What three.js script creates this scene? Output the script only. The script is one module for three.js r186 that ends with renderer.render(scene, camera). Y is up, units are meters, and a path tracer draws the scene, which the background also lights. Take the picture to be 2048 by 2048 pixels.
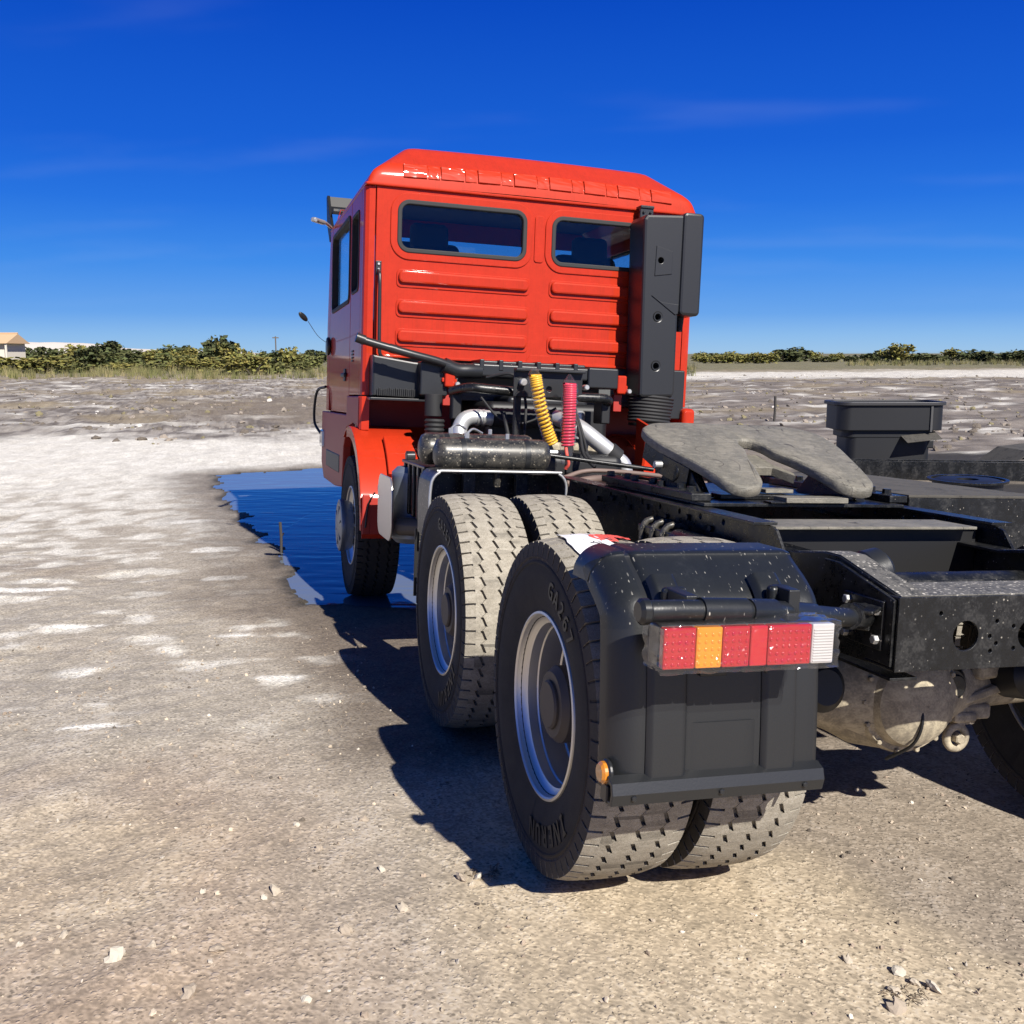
import * as THREE from 'three';
import { mergeGeometries, toCreasedNormals } from 'three/addons/utils/BufferGeometryUtils.js';
import { RoundedBoxGeometry } from 'three/addons/geometries/RoundedBoxGeometry.js';
import { FontLoader } from 'three/addons/loaders/FontLoader.js';
import { TextGeometry } from 'three/addons/geometries/TextGeometry.js';
import { createNoise2D } from 'simplex-noise';

// ---------------------------------------------------------------- camera, sky, sun, exposure
const scene = new THREE.Scene();
const EXPO = 1.7;
const camera = new THREE.PerspectiveCamera(54.15, 1, 0.05, 9000);
camera.position.set(-2.0325, 1.5997, 2.581);
camera.rotation.set(-0.1565, -0.2861, -0.002, 'YXZ');
const renderer = new THREE.WebGLRenderer({ antialias: true });
renderer.toneMapping = THREE.LinearToneMapping;
renderer.toneMappingExposure = EXPO;
renderer.shadowMap.enabled = true;
renderer.setSize(1024, 1024);

function mulberry(a) { return () => { a |= 0; a = a + 0x6D2B79F5 | 0; let t = Math.imul(a ^ a >>> 15, 1 | a); t = t + Math.imul(t ^ t >>> 7, 61 | t) ^ t; return ((t ^ t >>> 14) >>> 0) / 4294967296; }; }
const rng = mulberry(1234);
const n2 = createNoise2D(mulberry(77)), n2b = createNoise2D(mulberry(991));
const clamp = (x, a = 0, b = 1) => Math.min(b, Math.max(a, x));
const sstep = (a, b, x) => { const t = clamp((x - a) / (b - a)); return t * t * (3 - 2 * t); };
const mix = (a, b, t) => a + (b - a) * t;
const s2l = c => { c /= 255; return c <= 0.04045 ? c / 12.92 : Math.pow((c + 0.055) / 1.055, 2.4); };
function fbm(x, y, o = 4, n = n2) { let s = 0, a = .5, f = 1; for (let i = 0; i < o; i++) { s += a * n(x * f, y * f); a *= .5; f *= 2.07; } return s; }

{ // clear blue sky with a few thin cirrus streaks
  const W = 2048, H = 1024, data = new Float32Array(W * H * 4);
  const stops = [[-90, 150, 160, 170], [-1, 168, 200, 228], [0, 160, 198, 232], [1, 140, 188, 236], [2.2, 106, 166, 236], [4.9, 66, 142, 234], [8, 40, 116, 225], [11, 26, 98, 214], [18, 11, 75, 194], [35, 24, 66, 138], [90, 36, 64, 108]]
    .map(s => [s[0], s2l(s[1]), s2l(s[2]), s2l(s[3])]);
  for (let j = 0; j < H; j++) {
    const el = ((j + .5) / H - .5) * 180;
    let k = 0; while (k < stops.length - 2 && el > stops[k + 1][0]) k++;
    const t = clamp((el - stops[k][0]) / (stops[k + 1][0] - stops[k][0]));
    for (let i = 0; i < W; i++) {
      const az = ((i + .5) / W - .5) * Math.PI * 2, er = el * Math.PI / 180;
      let c = [1, 2, 3].map(m => mix(stops[k][m], stops[k + 1][m], t));
      if (el > 0) {
        const px = Math.cos(az) / Math.tan(er + .12), py = Math.sin(az) / Math.tan(er + .12);
        const w = sstep(.12, .75, fbm(px * .35 + py * .2 + 3.1, py * 1.3 - px * .55, 5) + .3 * n2(px * .13 + 8, py * .13)) * .05 * sstep(0, 6, el);
        c = [mix(c[0], .5, w), mix(c[1], .62, w), mix(c[2], .85, w)];
      }
      const o = (j * W + i) * 4; data[o] = c[0] / EXPO; data[o + 1] = c[1] / EXPO; data[o + 2] = c[2] / EXPO; data[o + 3] = 1;
    }
  }
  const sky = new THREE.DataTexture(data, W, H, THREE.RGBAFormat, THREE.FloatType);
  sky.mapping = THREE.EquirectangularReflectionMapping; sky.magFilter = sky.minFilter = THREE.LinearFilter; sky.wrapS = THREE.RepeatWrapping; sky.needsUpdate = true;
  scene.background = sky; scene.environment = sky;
}
const sun = new THREE.DirectionalLight(new THREE.Color().setRGB(1, .95, .875), 4.6);
sun.position.set(.32 * 30, 1.05 * 30, 1.22 * 30);
sun.castShadow = true; sun.shadow.mapSize.set(4096, 4096);
Object.assign(sun.shadow.camera, { left: -14, right: 14, top: 14, bottom: -14, near: 1, far: 120 });
sun.shadow.radius = 1;
scene.add(sun, sun.target);

// ---------------------------------------------------------------- textures and materials
function tileNoise(P, seed) { // periodic value noise
  const r = mulberry(seed), g = new Float32Array(P * P).map(() => r());
  return (x, y) => { const xi = Math.floor(x), yi = Math.floor(y), fx = x - xi, fy = y - yi, u = fx * fx * (3 - 2 * fx), v = fy * fy * (3 - 2 * fy); const at = (a, b) => g[((b % P + P) % P) * P + ((a % P + P) % P)]; return mix(mix(at(xi, yi), at(xi + 1, yi), u), mix(at(xi, yi + 1), at(xi + 1, yi + 1), u), v); };
}
function tex(N, fn, srgb = true, repeat = 1) {
  const d = new Uint8Array(N * N * 4);
  for (let j = 0; j < N; j++) for (let i = 0; i < N; i++) { const c = fn(i / N, j / N, i, j), o = (j * N + i) * 4; for (let k = 0; k < 3; k++) d[o + k] = clamp(c[k], 0, 255); d[o + 3] = 255; }
  const t = new THREE.DataTexture(d, N, N); t.wrapS = t.wrapT = THREE.RepeatWrapping; t.magFilter = THREE.LinearFilter; t.minFilter = THREE.LinearMipmapLinearFilter; t.generateMipmaps = true;
  if (srgb) t.colorSpace = THREE.SRGBColorSpace; t.repeat.set(repeat, repeat); t.needsUpdate = true; return t;
}
function dabs(N, seed, count, rmin, rmax, stretch = 1) { // periodic field of soft-edged splashes, 0..1
  const f = new Float32Array(N * N), r = mulberry(seed);
  for (let k = 0; k < count; k++) {
    const cx = r() * N, cy = r() * N, R = rmin + (rmax - rmin) * Math.pow(r(), 3), st = 1 + (stretch - 1) * r(), a = .45 + .55 * r();
    for (let y = -Math.ceil(R * st); y <= R * st; y++) for (let x = -Math.ceil(R); x <= R; x++) {
      const q = (x * x) / (R * R) + (y * y) / (R * R * st * st); if (q > 1) continue;
      const o = ((Math.floor(cy + y) % N + N) % N) * N + ((Math.floor(cx + x) % N + N) % N); f[o] = Math.max(f[o], a * sstep(1, .35, q));
    }
  }
  return f;
}
const vA = tileNoise(8, 5), vB = tileNoise(32, 6), vC = tileNoise(128, 7), vD = tileNoise(256, 8);
const grain = (u, v) => .3 * vA(u * 8, v * 8) + .3 * vB(u * 32, v * 32) + .25 * vC(u * 128, v * 128) + .15 * vD(u * 256, v * 256);
function mudTex(base, spot, count, rmax, seed, film = .2, stretch = 1) {
  const N = 512, f = dabs(N, seed, count, .6, rmax, stretch);
  return tex(N, (u, v, i, j) => { const s = f[j * N + i], g = grain(u, v) - .5, w = clamp(sstep(.08, .4, g + film - .1) * film * 1.3); return [0, 1, 2].map(k => mix(mix(base[k], spot[k] * .6, w), spot[k], s) * (1 + .25 * g)); });
}
const T_plast = mudTex([29, 31, 33], [168, 163, 152], 460, 2.0, 11, .08, 5);
const T_frame = mudTex([22, 23, 24], [160, 153, 140], 420, 3.0, 13, .22);
const T_heavy = mudTex([52, 52, 50], [196, 190, 178], 2600, 5.0, 15, .5);
const T_film = mudTex([34, 34, 34], [150, 143, 130], 60, 2.5, 14, .55);
const T_tank = mudTex([34, 35, 37], [165, 155, 136], 1500, 4.5, 17, .40);
const T_dust = tex(512, (u, v) => { const g = grain(u, v), c = sstep(.03, 0, Math.abs(vA(u * 8 + 2 * vB(u * 8, v * 8) * .6, v * 8) - .5)) * sstep(.5, .75, vA(v * 8 + 3, u * 8)); const w = sstep(.25, .75, g); const sc = sstep(.55, .8, vC(u * 16, v * 128)) * 10; return [mix(98, 122, w) - 50 * c + sc, mix(95, 117, w) - 50 * c + sc, mix(86, 105, w) - 46 * c + sc]; });
const T_axle = tex(512, (u, v) => { const w = sstep(.2, .8, grain(u, v)); return [mix(128, 182, w), mix(119, 170, w), mix(102, 144, w)]; });
const T_paint = tex(512, (u, v) => { const g = grain(u, v) - .47, st = sstep(.62, .95, vC(u * 128, v * 4)) * 10, m = 246 + 26 * g - st; return [m, m + 3 * st * .3, m + 2]; });
const T_rough = tex(512, (u, v) => { const g = grain(u, v); return [255 * g, 120 + 200 * (g - .4), 255 * g]; }, false);
const T_bump = tex(512, (u, v) => { const g = vD(u * 256, v * 256); return [g * 255, g * 255, g * 255]; }, false);
const T_ground = tex(1024, (() => { const pe = dabs(1024, 31, 7000, 1.5, 7), dk = dabs(1024, 32, 9000, 1.5, 5); return (u, v, i, j) => { const g = grain(u, v) - .47, w = vD(u * 256 + .5, v * 256) - .5, m = 228 + 100 * g + 56 * w + 24 * (((i * 7919 + j * 104729 + (i * j) % 977) % 101) / 101 - .5) + 30 * pe[j * 1024 + i] - 78 * dk[j * 1024 + i] * sstep(-.04, .06, g); return [m, m * .985, m * .955]; }; })());
const T_gbump = tex(1024, (() => { const pe = dabs(1024, 31, 7000, 1.5, 7); return (u, v, i, j) => { const m = 70 + 210 * (grain(u, v) - .3) + 80 * pe[j * 1024 + i]; return [m, m, m]; }; })(), false);
const T_ripple = tex(512, (u, v) => { const m = 128 + 90 * (vB(u * 8 + vA(u * 8, v * 8), v * 32) - .5) + 60 * (vC(u * 24, v * 64) - .5); return [m, m, m]; }, false);

const rgb = (r, g, b) => new THREE.Color().setRGB(r, g, b);
const std = (c, rough, metal = 0, o = {}) => new THREE.MeshStandardMaterial({ color: c, roughness: rough, metalness: metal, ...o });
const W1 = rgb(1, 1, 1);
const M = {
  red: new THREE.MeshPhysicalMaterial({ color: rgb(.45, .030, .0085), map: T_paint, roughness: .45, specularIntensity: .15, clearcoat: .42, clearcoatRoughness: .045 }),
  redDull: std(rgb(.34, .022, .012), .5),
  plast: std(rgb(.0165, .0175, .019), .36, 0, { bumpMap: T_bump, bumpScale: .00012 }),
  plastMud: std(W1, .36, 0, { map: T_plast, bumpMap: T_bump, bumpScale: .00012 }),
  frame: std(W1, .62, .0, { map: T_frame, roughnessMap: T_rough }),
  heavy: std(W1, .7, 0, { map: T_heavy }),
  filmy: std(W1, .95, 0, { map: T_film }),
  tank: std(W1, .38, .1, { map: T_tank }),
  dust: std(W1, .62, 0, { map: T_dust, bumpMap: T_bump, bumpScale: .0008 }),
  axle: std(W1, .75, 0, { map: T_axle }),
  black: std(rgb(.007, .007, .0075), .5),
  blackSteel: std(rgb(.02, .021, .023), .4, .3),
  rubber: std(rgb(.014, .014, .015), .7),
  tyre: std(W1, .85, 0, { vertexColors: true, map: T_ground, bumpMap: T_bump, bumpScale: .0006 }),
  letter: std(rgb(.006, .006, .007), .5),
  rim: std(rgb(.66, .65, .625), .46, 1),
  hub: std(rgb(.085, .07, .055), .6, .2),
  alu: std(rgb(.58, .58, .57), .42, .6),
  galv: std(rgb(.5, .5, .49), .4, .7),
  shield: std(rgb(.55, .52, .49), .28, .85),
  glass: new THREE.MeshPhysicalMaterial({ color: rgb(.80, .86, .88), roughness: .02, transmission: 1, thickness: 0, ior: 1.45 }),
  film: new THREE.MeshPhysicalMaterial({ color: rgb(.96, .95, .95), roughness: .08, transmission: .985, thickness: 0, ior: 1.4 }),
  lining: std(rgb(.09, .095, .10), .85),
  seat: std(rgb(.05, .05, .055), .9),
  yellow: std(rgb(.80, .46, .02), .38), pink: std(rgb(.62, .035, .075), .38),
  lensRed: new THREE.MeshPhysicalMaterial({ color: rgb(.38, .003, .012), roughness: .14, clearcoat: 1, clearcoatRoughness: .05 }),
  lensDeep: new THREE.MeshPhysicalMaterial({ color: rgb(.44, .003, .012), roughness: .2, clearcoat: 1 }),
  lensAmber: new THREE.MeshPhysicalMaterial({ color: rgb(.70, .23, .006), roughness: .14, clearcoat: 1 }),
  lensWhite: new THREE.MeshPhysicalMaterial({ color: rgb(.52, .51, .49), roughness: .2, clearcoat: 1 }),
  amber: new THREE.MeshPhysicalMaterial({ color: rgb(.55, .2, .02), roughness: .25, clearcoat: 1 }),
  paperW: std(rgb(.75, .74, .74), .6), paperR: std(rgb(.72, .10, .07), .6), paperB: std(rgb(.05, .05, .05), .7),
  yellowTag: std(rgb(.6, .42, .05), .6),
};

// ---------------------------------------------------------------- geometry helpers
function clean(g) { if (g.index) g = g.toNonIndexed(); for (const k of Object.keys(g.attributes)) if (!['position', 'normal', 'uv'].includes(k)) g.deleteAttribute(k); if (!g.attributes.normal) g.computeVertexNormals(); return g; }
function boxUV(g) { // uv in metres along the dominant axis of each face
  const p = g.attributes.position, n = g.attributes.normal, uv = new Float32Array(p.count * 2);
  for (let i = 0; i < p.count; i += 3) {
    let a = 0, b = 0, c = 0; for (let k = 0; k < 3; k++) { a += Math.abs(n.getX(i + k)); b += Math.abs(n.getY(i + k)); c += Math.abs(n.getZ(i + k)); }
    for (let k = 0; k < 3; k++) { const x = p.getX(i + k), y = p.getY(i + k), z = p.getZ(i + k); uv[(i + k) * 2] = (a > b && a > c ? z : x) * 1.7; uv[(i + k) * 2 + 1] = (b >= a && b >= c ? z : y) * 1.7; }
  }
  g.setAttribute('uv', new THREE.BufferAttribute(uv, 2)); return g;
}
const taken = {};
function numbered(n) { const k = taken[n] = (taken[n] ?? -1) + 1; return k ? n + '_' + String(k).padStart(3, '0') : n; }
function mesh(name, geos, mat, parent, label) {
  const list = (Array.isArray(geos) ? geos : [geos]).map(clean);
  const g = boxUV(list.length > 1 ? mergeGeometries(list.map(q => { if (!q.attributes.uv) q.setAttribute('uv', new THREE.BufferAttribute(new Float32Array(q.attributes.position.count * 2), 2)); return q; })) : list[0]);
  const m = new THREE.Mesh(g, mat); m.name = parent === scene ? numbered(name) : name; m.castShadow = m.receiveShadow = true;
  if (label && parent !== scene) m.userData.label = label;
  parent.add(m); return m;
}
function tag(o, label, category, group, kind) { o.userData.label = label; if (category) o.userData.category = category; if (group) o.userData.group = group; if (kind) o.userData.kind = kind; return o; }
function xf(g, x = 0, y = 0, z = 0, rx = 0, ry = 0, rz = 0) { if (rx) g.rotateX(rx); if (ry) g.rotateY(ry); if (rz) g.rotateZ(rz); return g.translate(x, y, z); }
const B = (w, h, d, x, y, z, o = {}) => xf(new RoundedBoxGeometry(w, h, d, o.s ?? 2, Math.min(o.r ?? .006, w * .49, h * .49, d * .49)), x, y, z, o.rx, o.ry, o.rz);
const BB = (x0, x1, y0, y1, z0, z1, r = .006, s = 2) => B(x1 - x0, y1 - y0, z1 - z0, (x0 + x1) / 2, (y0 + y1) / 2, (z0 + z1) / 2, { r, s });
function CY(r, len, axis, x, y, z, o = {}) { // cylinder with chamfered rims, centred
  const c = Math.min(o.c ?? .004, r * .3, len * .3), r2 = o.r2 ?? r;
  const g = new THREE.LatheGeometry([[0, -len / 2], [r - c, -len / 2], [r, -len / 2 + c], [r2, len / 2 - c], [r2 - c, len / 2], [0, len / 2]].map(q => new THREE.Vector2(...q)), o.seg ?? 20);
  const cg = toCreasedNormals(g, .6); if (axis === 'x') cg.rotateZ(-Math.PI / 2); if (axis === 'z') cg.rotateX(Math.PI / 2);
  return xf(cg, x, y, z, o.rx, o.ry, o.rz);
}
function LX(profile, seg = 64, crease = .5) { // revolve [x, r] about the x axis
  const g = new THREE.LatheGeometry(profile.map(q => new THREE.Vector2(q[1], q[0])), seg); g.rotateZ(-Math.PI / 2); return toCreasedNormals(g, crease);
}
function TU(pts, r, o = {}) {
  const c = new THREE.CatmullRomCurve3(pts.map(q => new THREE.Vector3(...q)), false, 'catmullrom', o.t ?? .5), rs = o.rs ?? 10;
  const gs = [new THREE.TubeGeometry(c, o.seg ?? Math.max(6, (pts.length - 1) * 8), r, rs)];
  if (o.caps !== false) for (const e of [0, 1]) { const d = new THREE.CircleGeometry(r, rs); d.lookAt(c.getTangent(e).multiplyScalar(e ? 1 : -1)); const q = c.getPoint(e); d.translate(q.x, q.y, q.z); gs.push(d); }
  return mergeGeometries(gs.map(clean));
}
function shp(pts, holes = []) { const s = new THREE.Shape(pts.map(q => new THREE.Vector2(...q))); for (const h of holes) s.holes.push(h instanceof THREE.Path ? h : new THREE.Path(h.map(q => new THREE.Vector2(...q)))); return s; }
function rr(x0, x1, y0, y1, r, n = 6) { const a = []; for (const [cx, cy, s] of [[x1 - r, y1 - r, 0], [x0 + r, y1 - r, 1], [x0 + r, y0 + r, 2], [x1 - r, y0 + r, 3]]) for (let i = 0; i <= n; i++) { const t = (s + i / n) * Math.PI / 2; a.push([cx + r * Math.cos(t), cy + r * Math.sin(t)]); } return a; }
const circ = (cx, cy, r, n = 20) => Array.from({ length: n }, (_, i) => [cx + r * Math.cos(i / n * 2 * Math.PI), cy + r * Math.sin(i / n * 2 * Math.PI)]);
// extrude: 'z' shape (x,y) from z0 to z1; 'x' shape (z,y) from x0 to x1; 'y' shape (x,z) from y0 to y1
function EX(shape, axis, a, b, bev = .003) {
  const s = Array.isArray(shape) ? shp(shape) : shape, dep = Math.max(.0005, b - a - 2 * bev);
  const g = new THREE.ExtrudeGeometry(s, { depth: dep, bevelEnabled: bev > 0, bevelThickness: bev, bevelSize: bev, bevelOffset: -bev, bevelSegments: 2, curveSegments: 8 });
  g.translate(0, 0, a + bev);
  if (axis === 'x') { const p = g.attributes.position; for (let i = 0; i < p.count; i++) { const u = p.getX(i), v = p.getY(i), w = p.getZ(i); p.setXYZ(i, w, v, u); } return flip(g); }
  if (axis === 'y') { const p = g.attributes.position; for (let i = 0; i < p.count; i++) { const u = p.getX(i), v = p.getY(i), w = p.getZ(i); p.setXYZ(i, u, w, v); } return flip(g); }
  return toCreasedNormals(g, .22);
}
function flip(g0) { const g = g0.index ? g0.toNonIndexed() : g0, p = g.attributes.position; for (let i = 0; i < p.count; i += 3) { const a = [p.getX(i + 1), p.getY(i + 1), p.getZ(i + 1)]; p.setXYZ(i + 1, p.getX(i + 2), p.getY(i + 2), p.getZ(i + 2)); p.setXYZ(i + 2, ...a); } g.deleteAttribute('normal'); g.deleteAttribute('uv'); g.computeVertexNormals(); return toCreasedNormals(g, .22); }
// thin sheet swept from a polyline (thickness t) -> closed outline
function thick(pl, t) { const n = pl.length, out = [], inn = []; for (let i = 0; i < n; i++) { const a = pl[Math.max(0, i - 1)], b = pl[Math.min(n - 1, i + 1)], dx = b[0] - a[0], dy = b[1] - a[1], l = Math.hypot(dx, dy) || 1; out.push([pl[i][0] - dy / l * t / 2, pl[i][1] + dx / l * t / 2]); inn.push([pl[i][0] + dy / l * t / 2, pl[i][1] - dx / l * t / 2]); } return out.concat(inn.reverse()); }
const arc = (cx, cy, r, a0, a1, n = 8) => Array.from({ length: n + 1 }, (_, i) => { const t = (a0 + (a1 - a0) * i / n) * Math.PI / 180; return [cx + r * Math.cos(t), cy + r * Math.sin(t)]; });
const hexBolt = (r, h, axis, x, y, z) => CY(r, h, axis, x, y, z, { seg: 6, c: .002 });

// ---------------------------------------------------------------- ground, puddle, far terrain
const PN = { x: 0.0511851, y: 0.9979675, z: -0.0379599 };           // normal of the slope the truck stands on
const planeY = (x, z) => (0.066 - PN.x * x - PN.z * z) / PN.y;
const WATER = -0.034;
const PUD = [[-2.1, -11.6], [-1.0, -11.9], [.8, -12.2], [2.6, -11.4], [3.0, -8.6], [2.4, -5.6], [2.1, -3.4], [1.5, -2.2], [.3, -2.9], [-.6, -3.55], [-1.15, -3.8], [-1.5, -3.95], [-1.62, -4.4], [-1.56, -5.2], [-1.6, -5.9], [-1.7, -7.1], [-1.85, -8.6], [-2.05, -10.3]];
function sdPoly(P, x, y) { let d = 1e9, s = false; for (let i = 0, j = P.length - 1; i < P.length; j = i++) { const ax = P[i][0], ay = P[i][1], bx = P[j][0], by = P[j][1], ex = bx - ax, ey = by - ay, t = clamp(((x - ax) * ex + (y - ay) * ey) / (ex * ex + ey * ey)); d = Math.min(d, Math.hypot(x - ax - ex * t, y - ay - ey * t)); if ((ay > y) !== (by > y) && x < (bx - ax) * (y - ay) / (by - ay) + ax) s = !s; } return s ? d : -d; }
function puddleSD(x, z) { if (x < -4 || x > 5 || z > -1 || z < -14) return -3; return sdPoly(PUD, x, z) + .10 * n2(x * 1.1, z * 1.1) + .04 * n2(x * 4, z * 4); }
function groundY(x, z, sd = puddleSD(x, z)) {
  const dx = Math.max(0, Math.abs(x) - 1.3), dz = Math.max(0, z - .7, -4.8 - z), d = Math.hypot(dx, dz);
  const far = -.03 + .16 * sstep(15, 40, Math.hypot(x, z)) * fbm(x * .06, z * .06, 3);
  let y = mix(planeY(x, z), far, sstep(.5, 6, d));
  const rough = sstep(.05, 1.4, d);
  y += rough * (.03 * fbm(x * .5 + 7, z * .5, 4) + .012 * fbm(x * 3.1, z * 3.1, 3)) + .0035 * fbm(x * 9, z * 9, 3) - .004;
  const D = Math.hypot(x, z); if (D > 16) y += sstep(16, 24, D) * (.09 * fbm(x * .8, z * .8, 4) + .05 * Math.max(0, n2b(x * .5, z * .5)));
  if (sd > -3) { if (sd > 0) y = Math.min(y, WATER - .003 - .03 * sstep(0, .6, sd)); else y = Math.max(y, WATER + .004 + .03 * sstep(0, -.8, sd) * sstep(1.2, .0, -sd) * (d > .2 ? 1 : 0)); }
  return y;
}
// what the ground is made of, in world coordinates (linear base colours)
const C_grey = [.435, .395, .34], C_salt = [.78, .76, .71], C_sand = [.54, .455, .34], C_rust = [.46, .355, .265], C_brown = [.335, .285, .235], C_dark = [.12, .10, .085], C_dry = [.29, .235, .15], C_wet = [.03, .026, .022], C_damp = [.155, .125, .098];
function groundColor(x, z, sd) {
  const a = fbm(x * .55, z * .55, 4), b = fbm(x * 1.7 + 5, z * 1.7, 4), c = fbm(x * .16 + 3, z * .16, 3, n2b), e = fbm(x * 6, z * 6, 3), D = -z;
  let k = C_grey.slice(); const to = (q, t) => { t = clamp(t); for (let i = 0; i < 3; i++) k[i] = mix(k[i], q[i], t); };
  // foreground
  to(C_rust, sstep(-1.6, .2, z + .6 * a) * sstep(-1.0, -2.3, x + .35 * b) * (.8 + .4 * b));
  to(C_sand, sstep(-.75, -.1, z + .3 * b - .15 * a) * sstep(-1.75, -1.35, x + .25 * a) * .95);
  to(C_sand, .65 * sstep(.35, .0, Math.hypot(x + 2.55, (z + .35) * 1.2) + .18 * b - .3));
  const rightDamp = sstep(-.2, .2, (x + .52) - .45 * (z) + .22 * b + .12 * a) * sstep(-6, -2.5, z);
  to(C_brown, rightDamp * .95);
  to(C_sand, .9 * sstep(.42, .1, Math.hypot(x + .62, (z - .12) * 1.3) + .12 * b));
  // trodden grey field on the left with crusts of salt
  to(C_brown, .22 * sstep(.12, .45, a + .35 * b) * sstep(-1.2, -2.5, z));
  to(C_brown, .6 * sstep(.55, .1, Math.hypot((x + 3.3) * .8, (z + 5.5)) + .35 * b));
  const saltN = b * .7 + .5 * fbm(x * .9, z * 2.6, 4, n2b);
  to(C_salt, .85 * sstep(.16, .5, saltN + .42 * sstep(-3, -9, z) - .12 * sstep(-1, -3, -z)) * sstep(-1.0, -2.2, z) * sstep(-.6, -1.6, x + .1 * b));
  for (const [sx, sz, rx, rz] of [[-2.06, -6.05, .26, .13], [-2.02, -4.9, .2, .1], [-1.80, -2.13, .13, .075], [-2.9, -3.4, .2, .05], [-3.3, -4.6, .3, .09], [-3.4, -2.2, .22, .06], [-2.55, -1.55, .14, .04], [-2.3, -7.6, .5, .1], [-2.0, -3.05, .13, .035], [-1.1, -7.9, .2, .09]]) to([.86, .85, .82], 1.3 * sstep(1, .62, Math.hypot((x - sx) / rx, (z - sz) / rz) + .5 * e + .25 * b));
  // white flat, then burnt-looking rough ground with patches of ash, salt and dry grass
  to(C_salt, sstep(-8, -13.5, z + .8 * a) * sstep(-.8, .1, a * .6 + .55 + .3 * b) * .85 * sstep(6, 2, x + a)); to(C_damp, .75 * sstep(2, 6, x + a) * sstep(-3, -6, z));
  const rough = sstep(17.5, 20.5, D + 3.2 * c + 1.6 * a + .16 * Math.max(0, x) + sstep(4, 9, x) * 9);
  const p = .55 * a + .8 * b + .4 * e;
  to([.30, .265, .235], rough * .8); to(C_dark, rough * sstep(-.3, .25, p) * .9);
  to(C_salt, rough * sstep(.12 + .1 * sstep(0, 8, x), .5, fbm(x * .22 + 9, z * .42, 4) + .22 * a) * .85);
  to(C_dry, rough * .8 * sstep(.05, .4, fbm(x * .11 + 1.7, z * .10 + .9, 3, n2b) + .2 * a) * sstep(20, 24, D)); to([.21, .17, .125], rough * .85 * sstep(1.15, .6, Math.hypot((x - 2) / 6.5, (z + 30) / 10) + .3 * a));
  to(C_dry, .75 * sstep(60, 78, D + 6 * c)); to([.16, .16, .075], .7 * sstep(75, 95, D + 8 * c + 10 * a));
  to(C_salt, .8 * sstep(52, 58, D) * sstep(86, 70, D + 5 * c) * sstep(12, 25, x));
  // wet margins
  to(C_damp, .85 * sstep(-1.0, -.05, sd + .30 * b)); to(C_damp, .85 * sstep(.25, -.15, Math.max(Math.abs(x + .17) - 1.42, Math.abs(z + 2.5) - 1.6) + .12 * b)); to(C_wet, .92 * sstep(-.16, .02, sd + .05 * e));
  for (const [sx, sz, rx, rz] of [[7.4, -9.3, 2.4, .8], [9.4, -8.0, 2.0, .45], [6.6, -7.4, 1.9, .55], [8.6, -10.7, 2.2, .6], [12.2, -9.7, 1.9, .28], [5.6, -5.6, 1.8, .5], [7.6, -6.0, 2, .3]]) to(C_wet, sstep(1.1, .75, Math.hypot((x - sx) / rx, (z - sz) / rz) + .3 * b + .2 * a));
  const f = 1 + .07 * e + .07 * n2(x * 14, z * 14) + .06 * n2(x * 33, z * 33);
  return k.map(v => Math.max(.01, v * f));
}
{
  const axis = (a, b, st, g, cap, lim) => { const o = []; for (let v = a; v <= b; v += st) o.push(v); let s = st, v = o[o.length - 1]; while (v < lim) { s = Math.min(s * g, v > b + 110 ? 1e9 : cap); v += s; o.push(v); } s = st; v = a; const pre = []; while (v > -lim) { s = Math.min(s * g, v < a - 110 ? 1e9 : cap); v -= s; pre.push(v); } return pre.reverse().concat(o); };
  const X = axis(-4.2, 1.2, .026, 1.035, .6, 4500), Z = axis(-6.2, 1.9, .026, 1.03, .5, 4500), nx = X.length, nz = Z.length;
  const pos = new Float32Array(nx * nz * 3), col = new Float32Array(nx * nz * 3), uv = new Float32Array(nx * nz * 2), idx = new Uint32Array((nx - 1) * (nz - 1) * 6);
  let k = 0;
  for (let j = 0; j < nz; j++) for (let i = 0; i < nx; i++) {
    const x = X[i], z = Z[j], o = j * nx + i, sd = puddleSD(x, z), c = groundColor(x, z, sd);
    pos[o * 3] = x; pos[o * 3 + 1] = groundY(x, z, sd); pos[o * 3 + 2] = z; col.set(c, o * 3); uv[o * 2] = (x * .93 + z * .37) / 1.7; uv[o * 2 + 1] = (z * .93 - x * .37) / 1.7;
    if (i < nx - 1 && j < nz - 1) { idx[k++] = o; idx[k++] = o + nx; idx[k++] = o + 1; idx[k++] = o + 1; idx[k++] = o + nx; idx[k++] = o + nx + 1; }
  }
  const g = new THREE.BufferGeometry(); g.setAttribute('position', new THREE.BufferAttribute(pos, 3)); g.setAttribute('color', new THREE.BufferAttribute(col, 3)); g.setAttribute('uv', new THREE.BufferAttribute(uv, 2)); g.setIndex(new THREE.BufferAttribute(idx, 1)); g.computeVertexNormals();
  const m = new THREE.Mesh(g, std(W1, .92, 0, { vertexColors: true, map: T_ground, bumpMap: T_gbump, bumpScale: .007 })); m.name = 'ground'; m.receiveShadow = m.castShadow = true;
  tag(m, 'pale salty sand flat with damp brown patches and white crusts', 'ground', null, 'structure'); scene.add(m);
}
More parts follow.
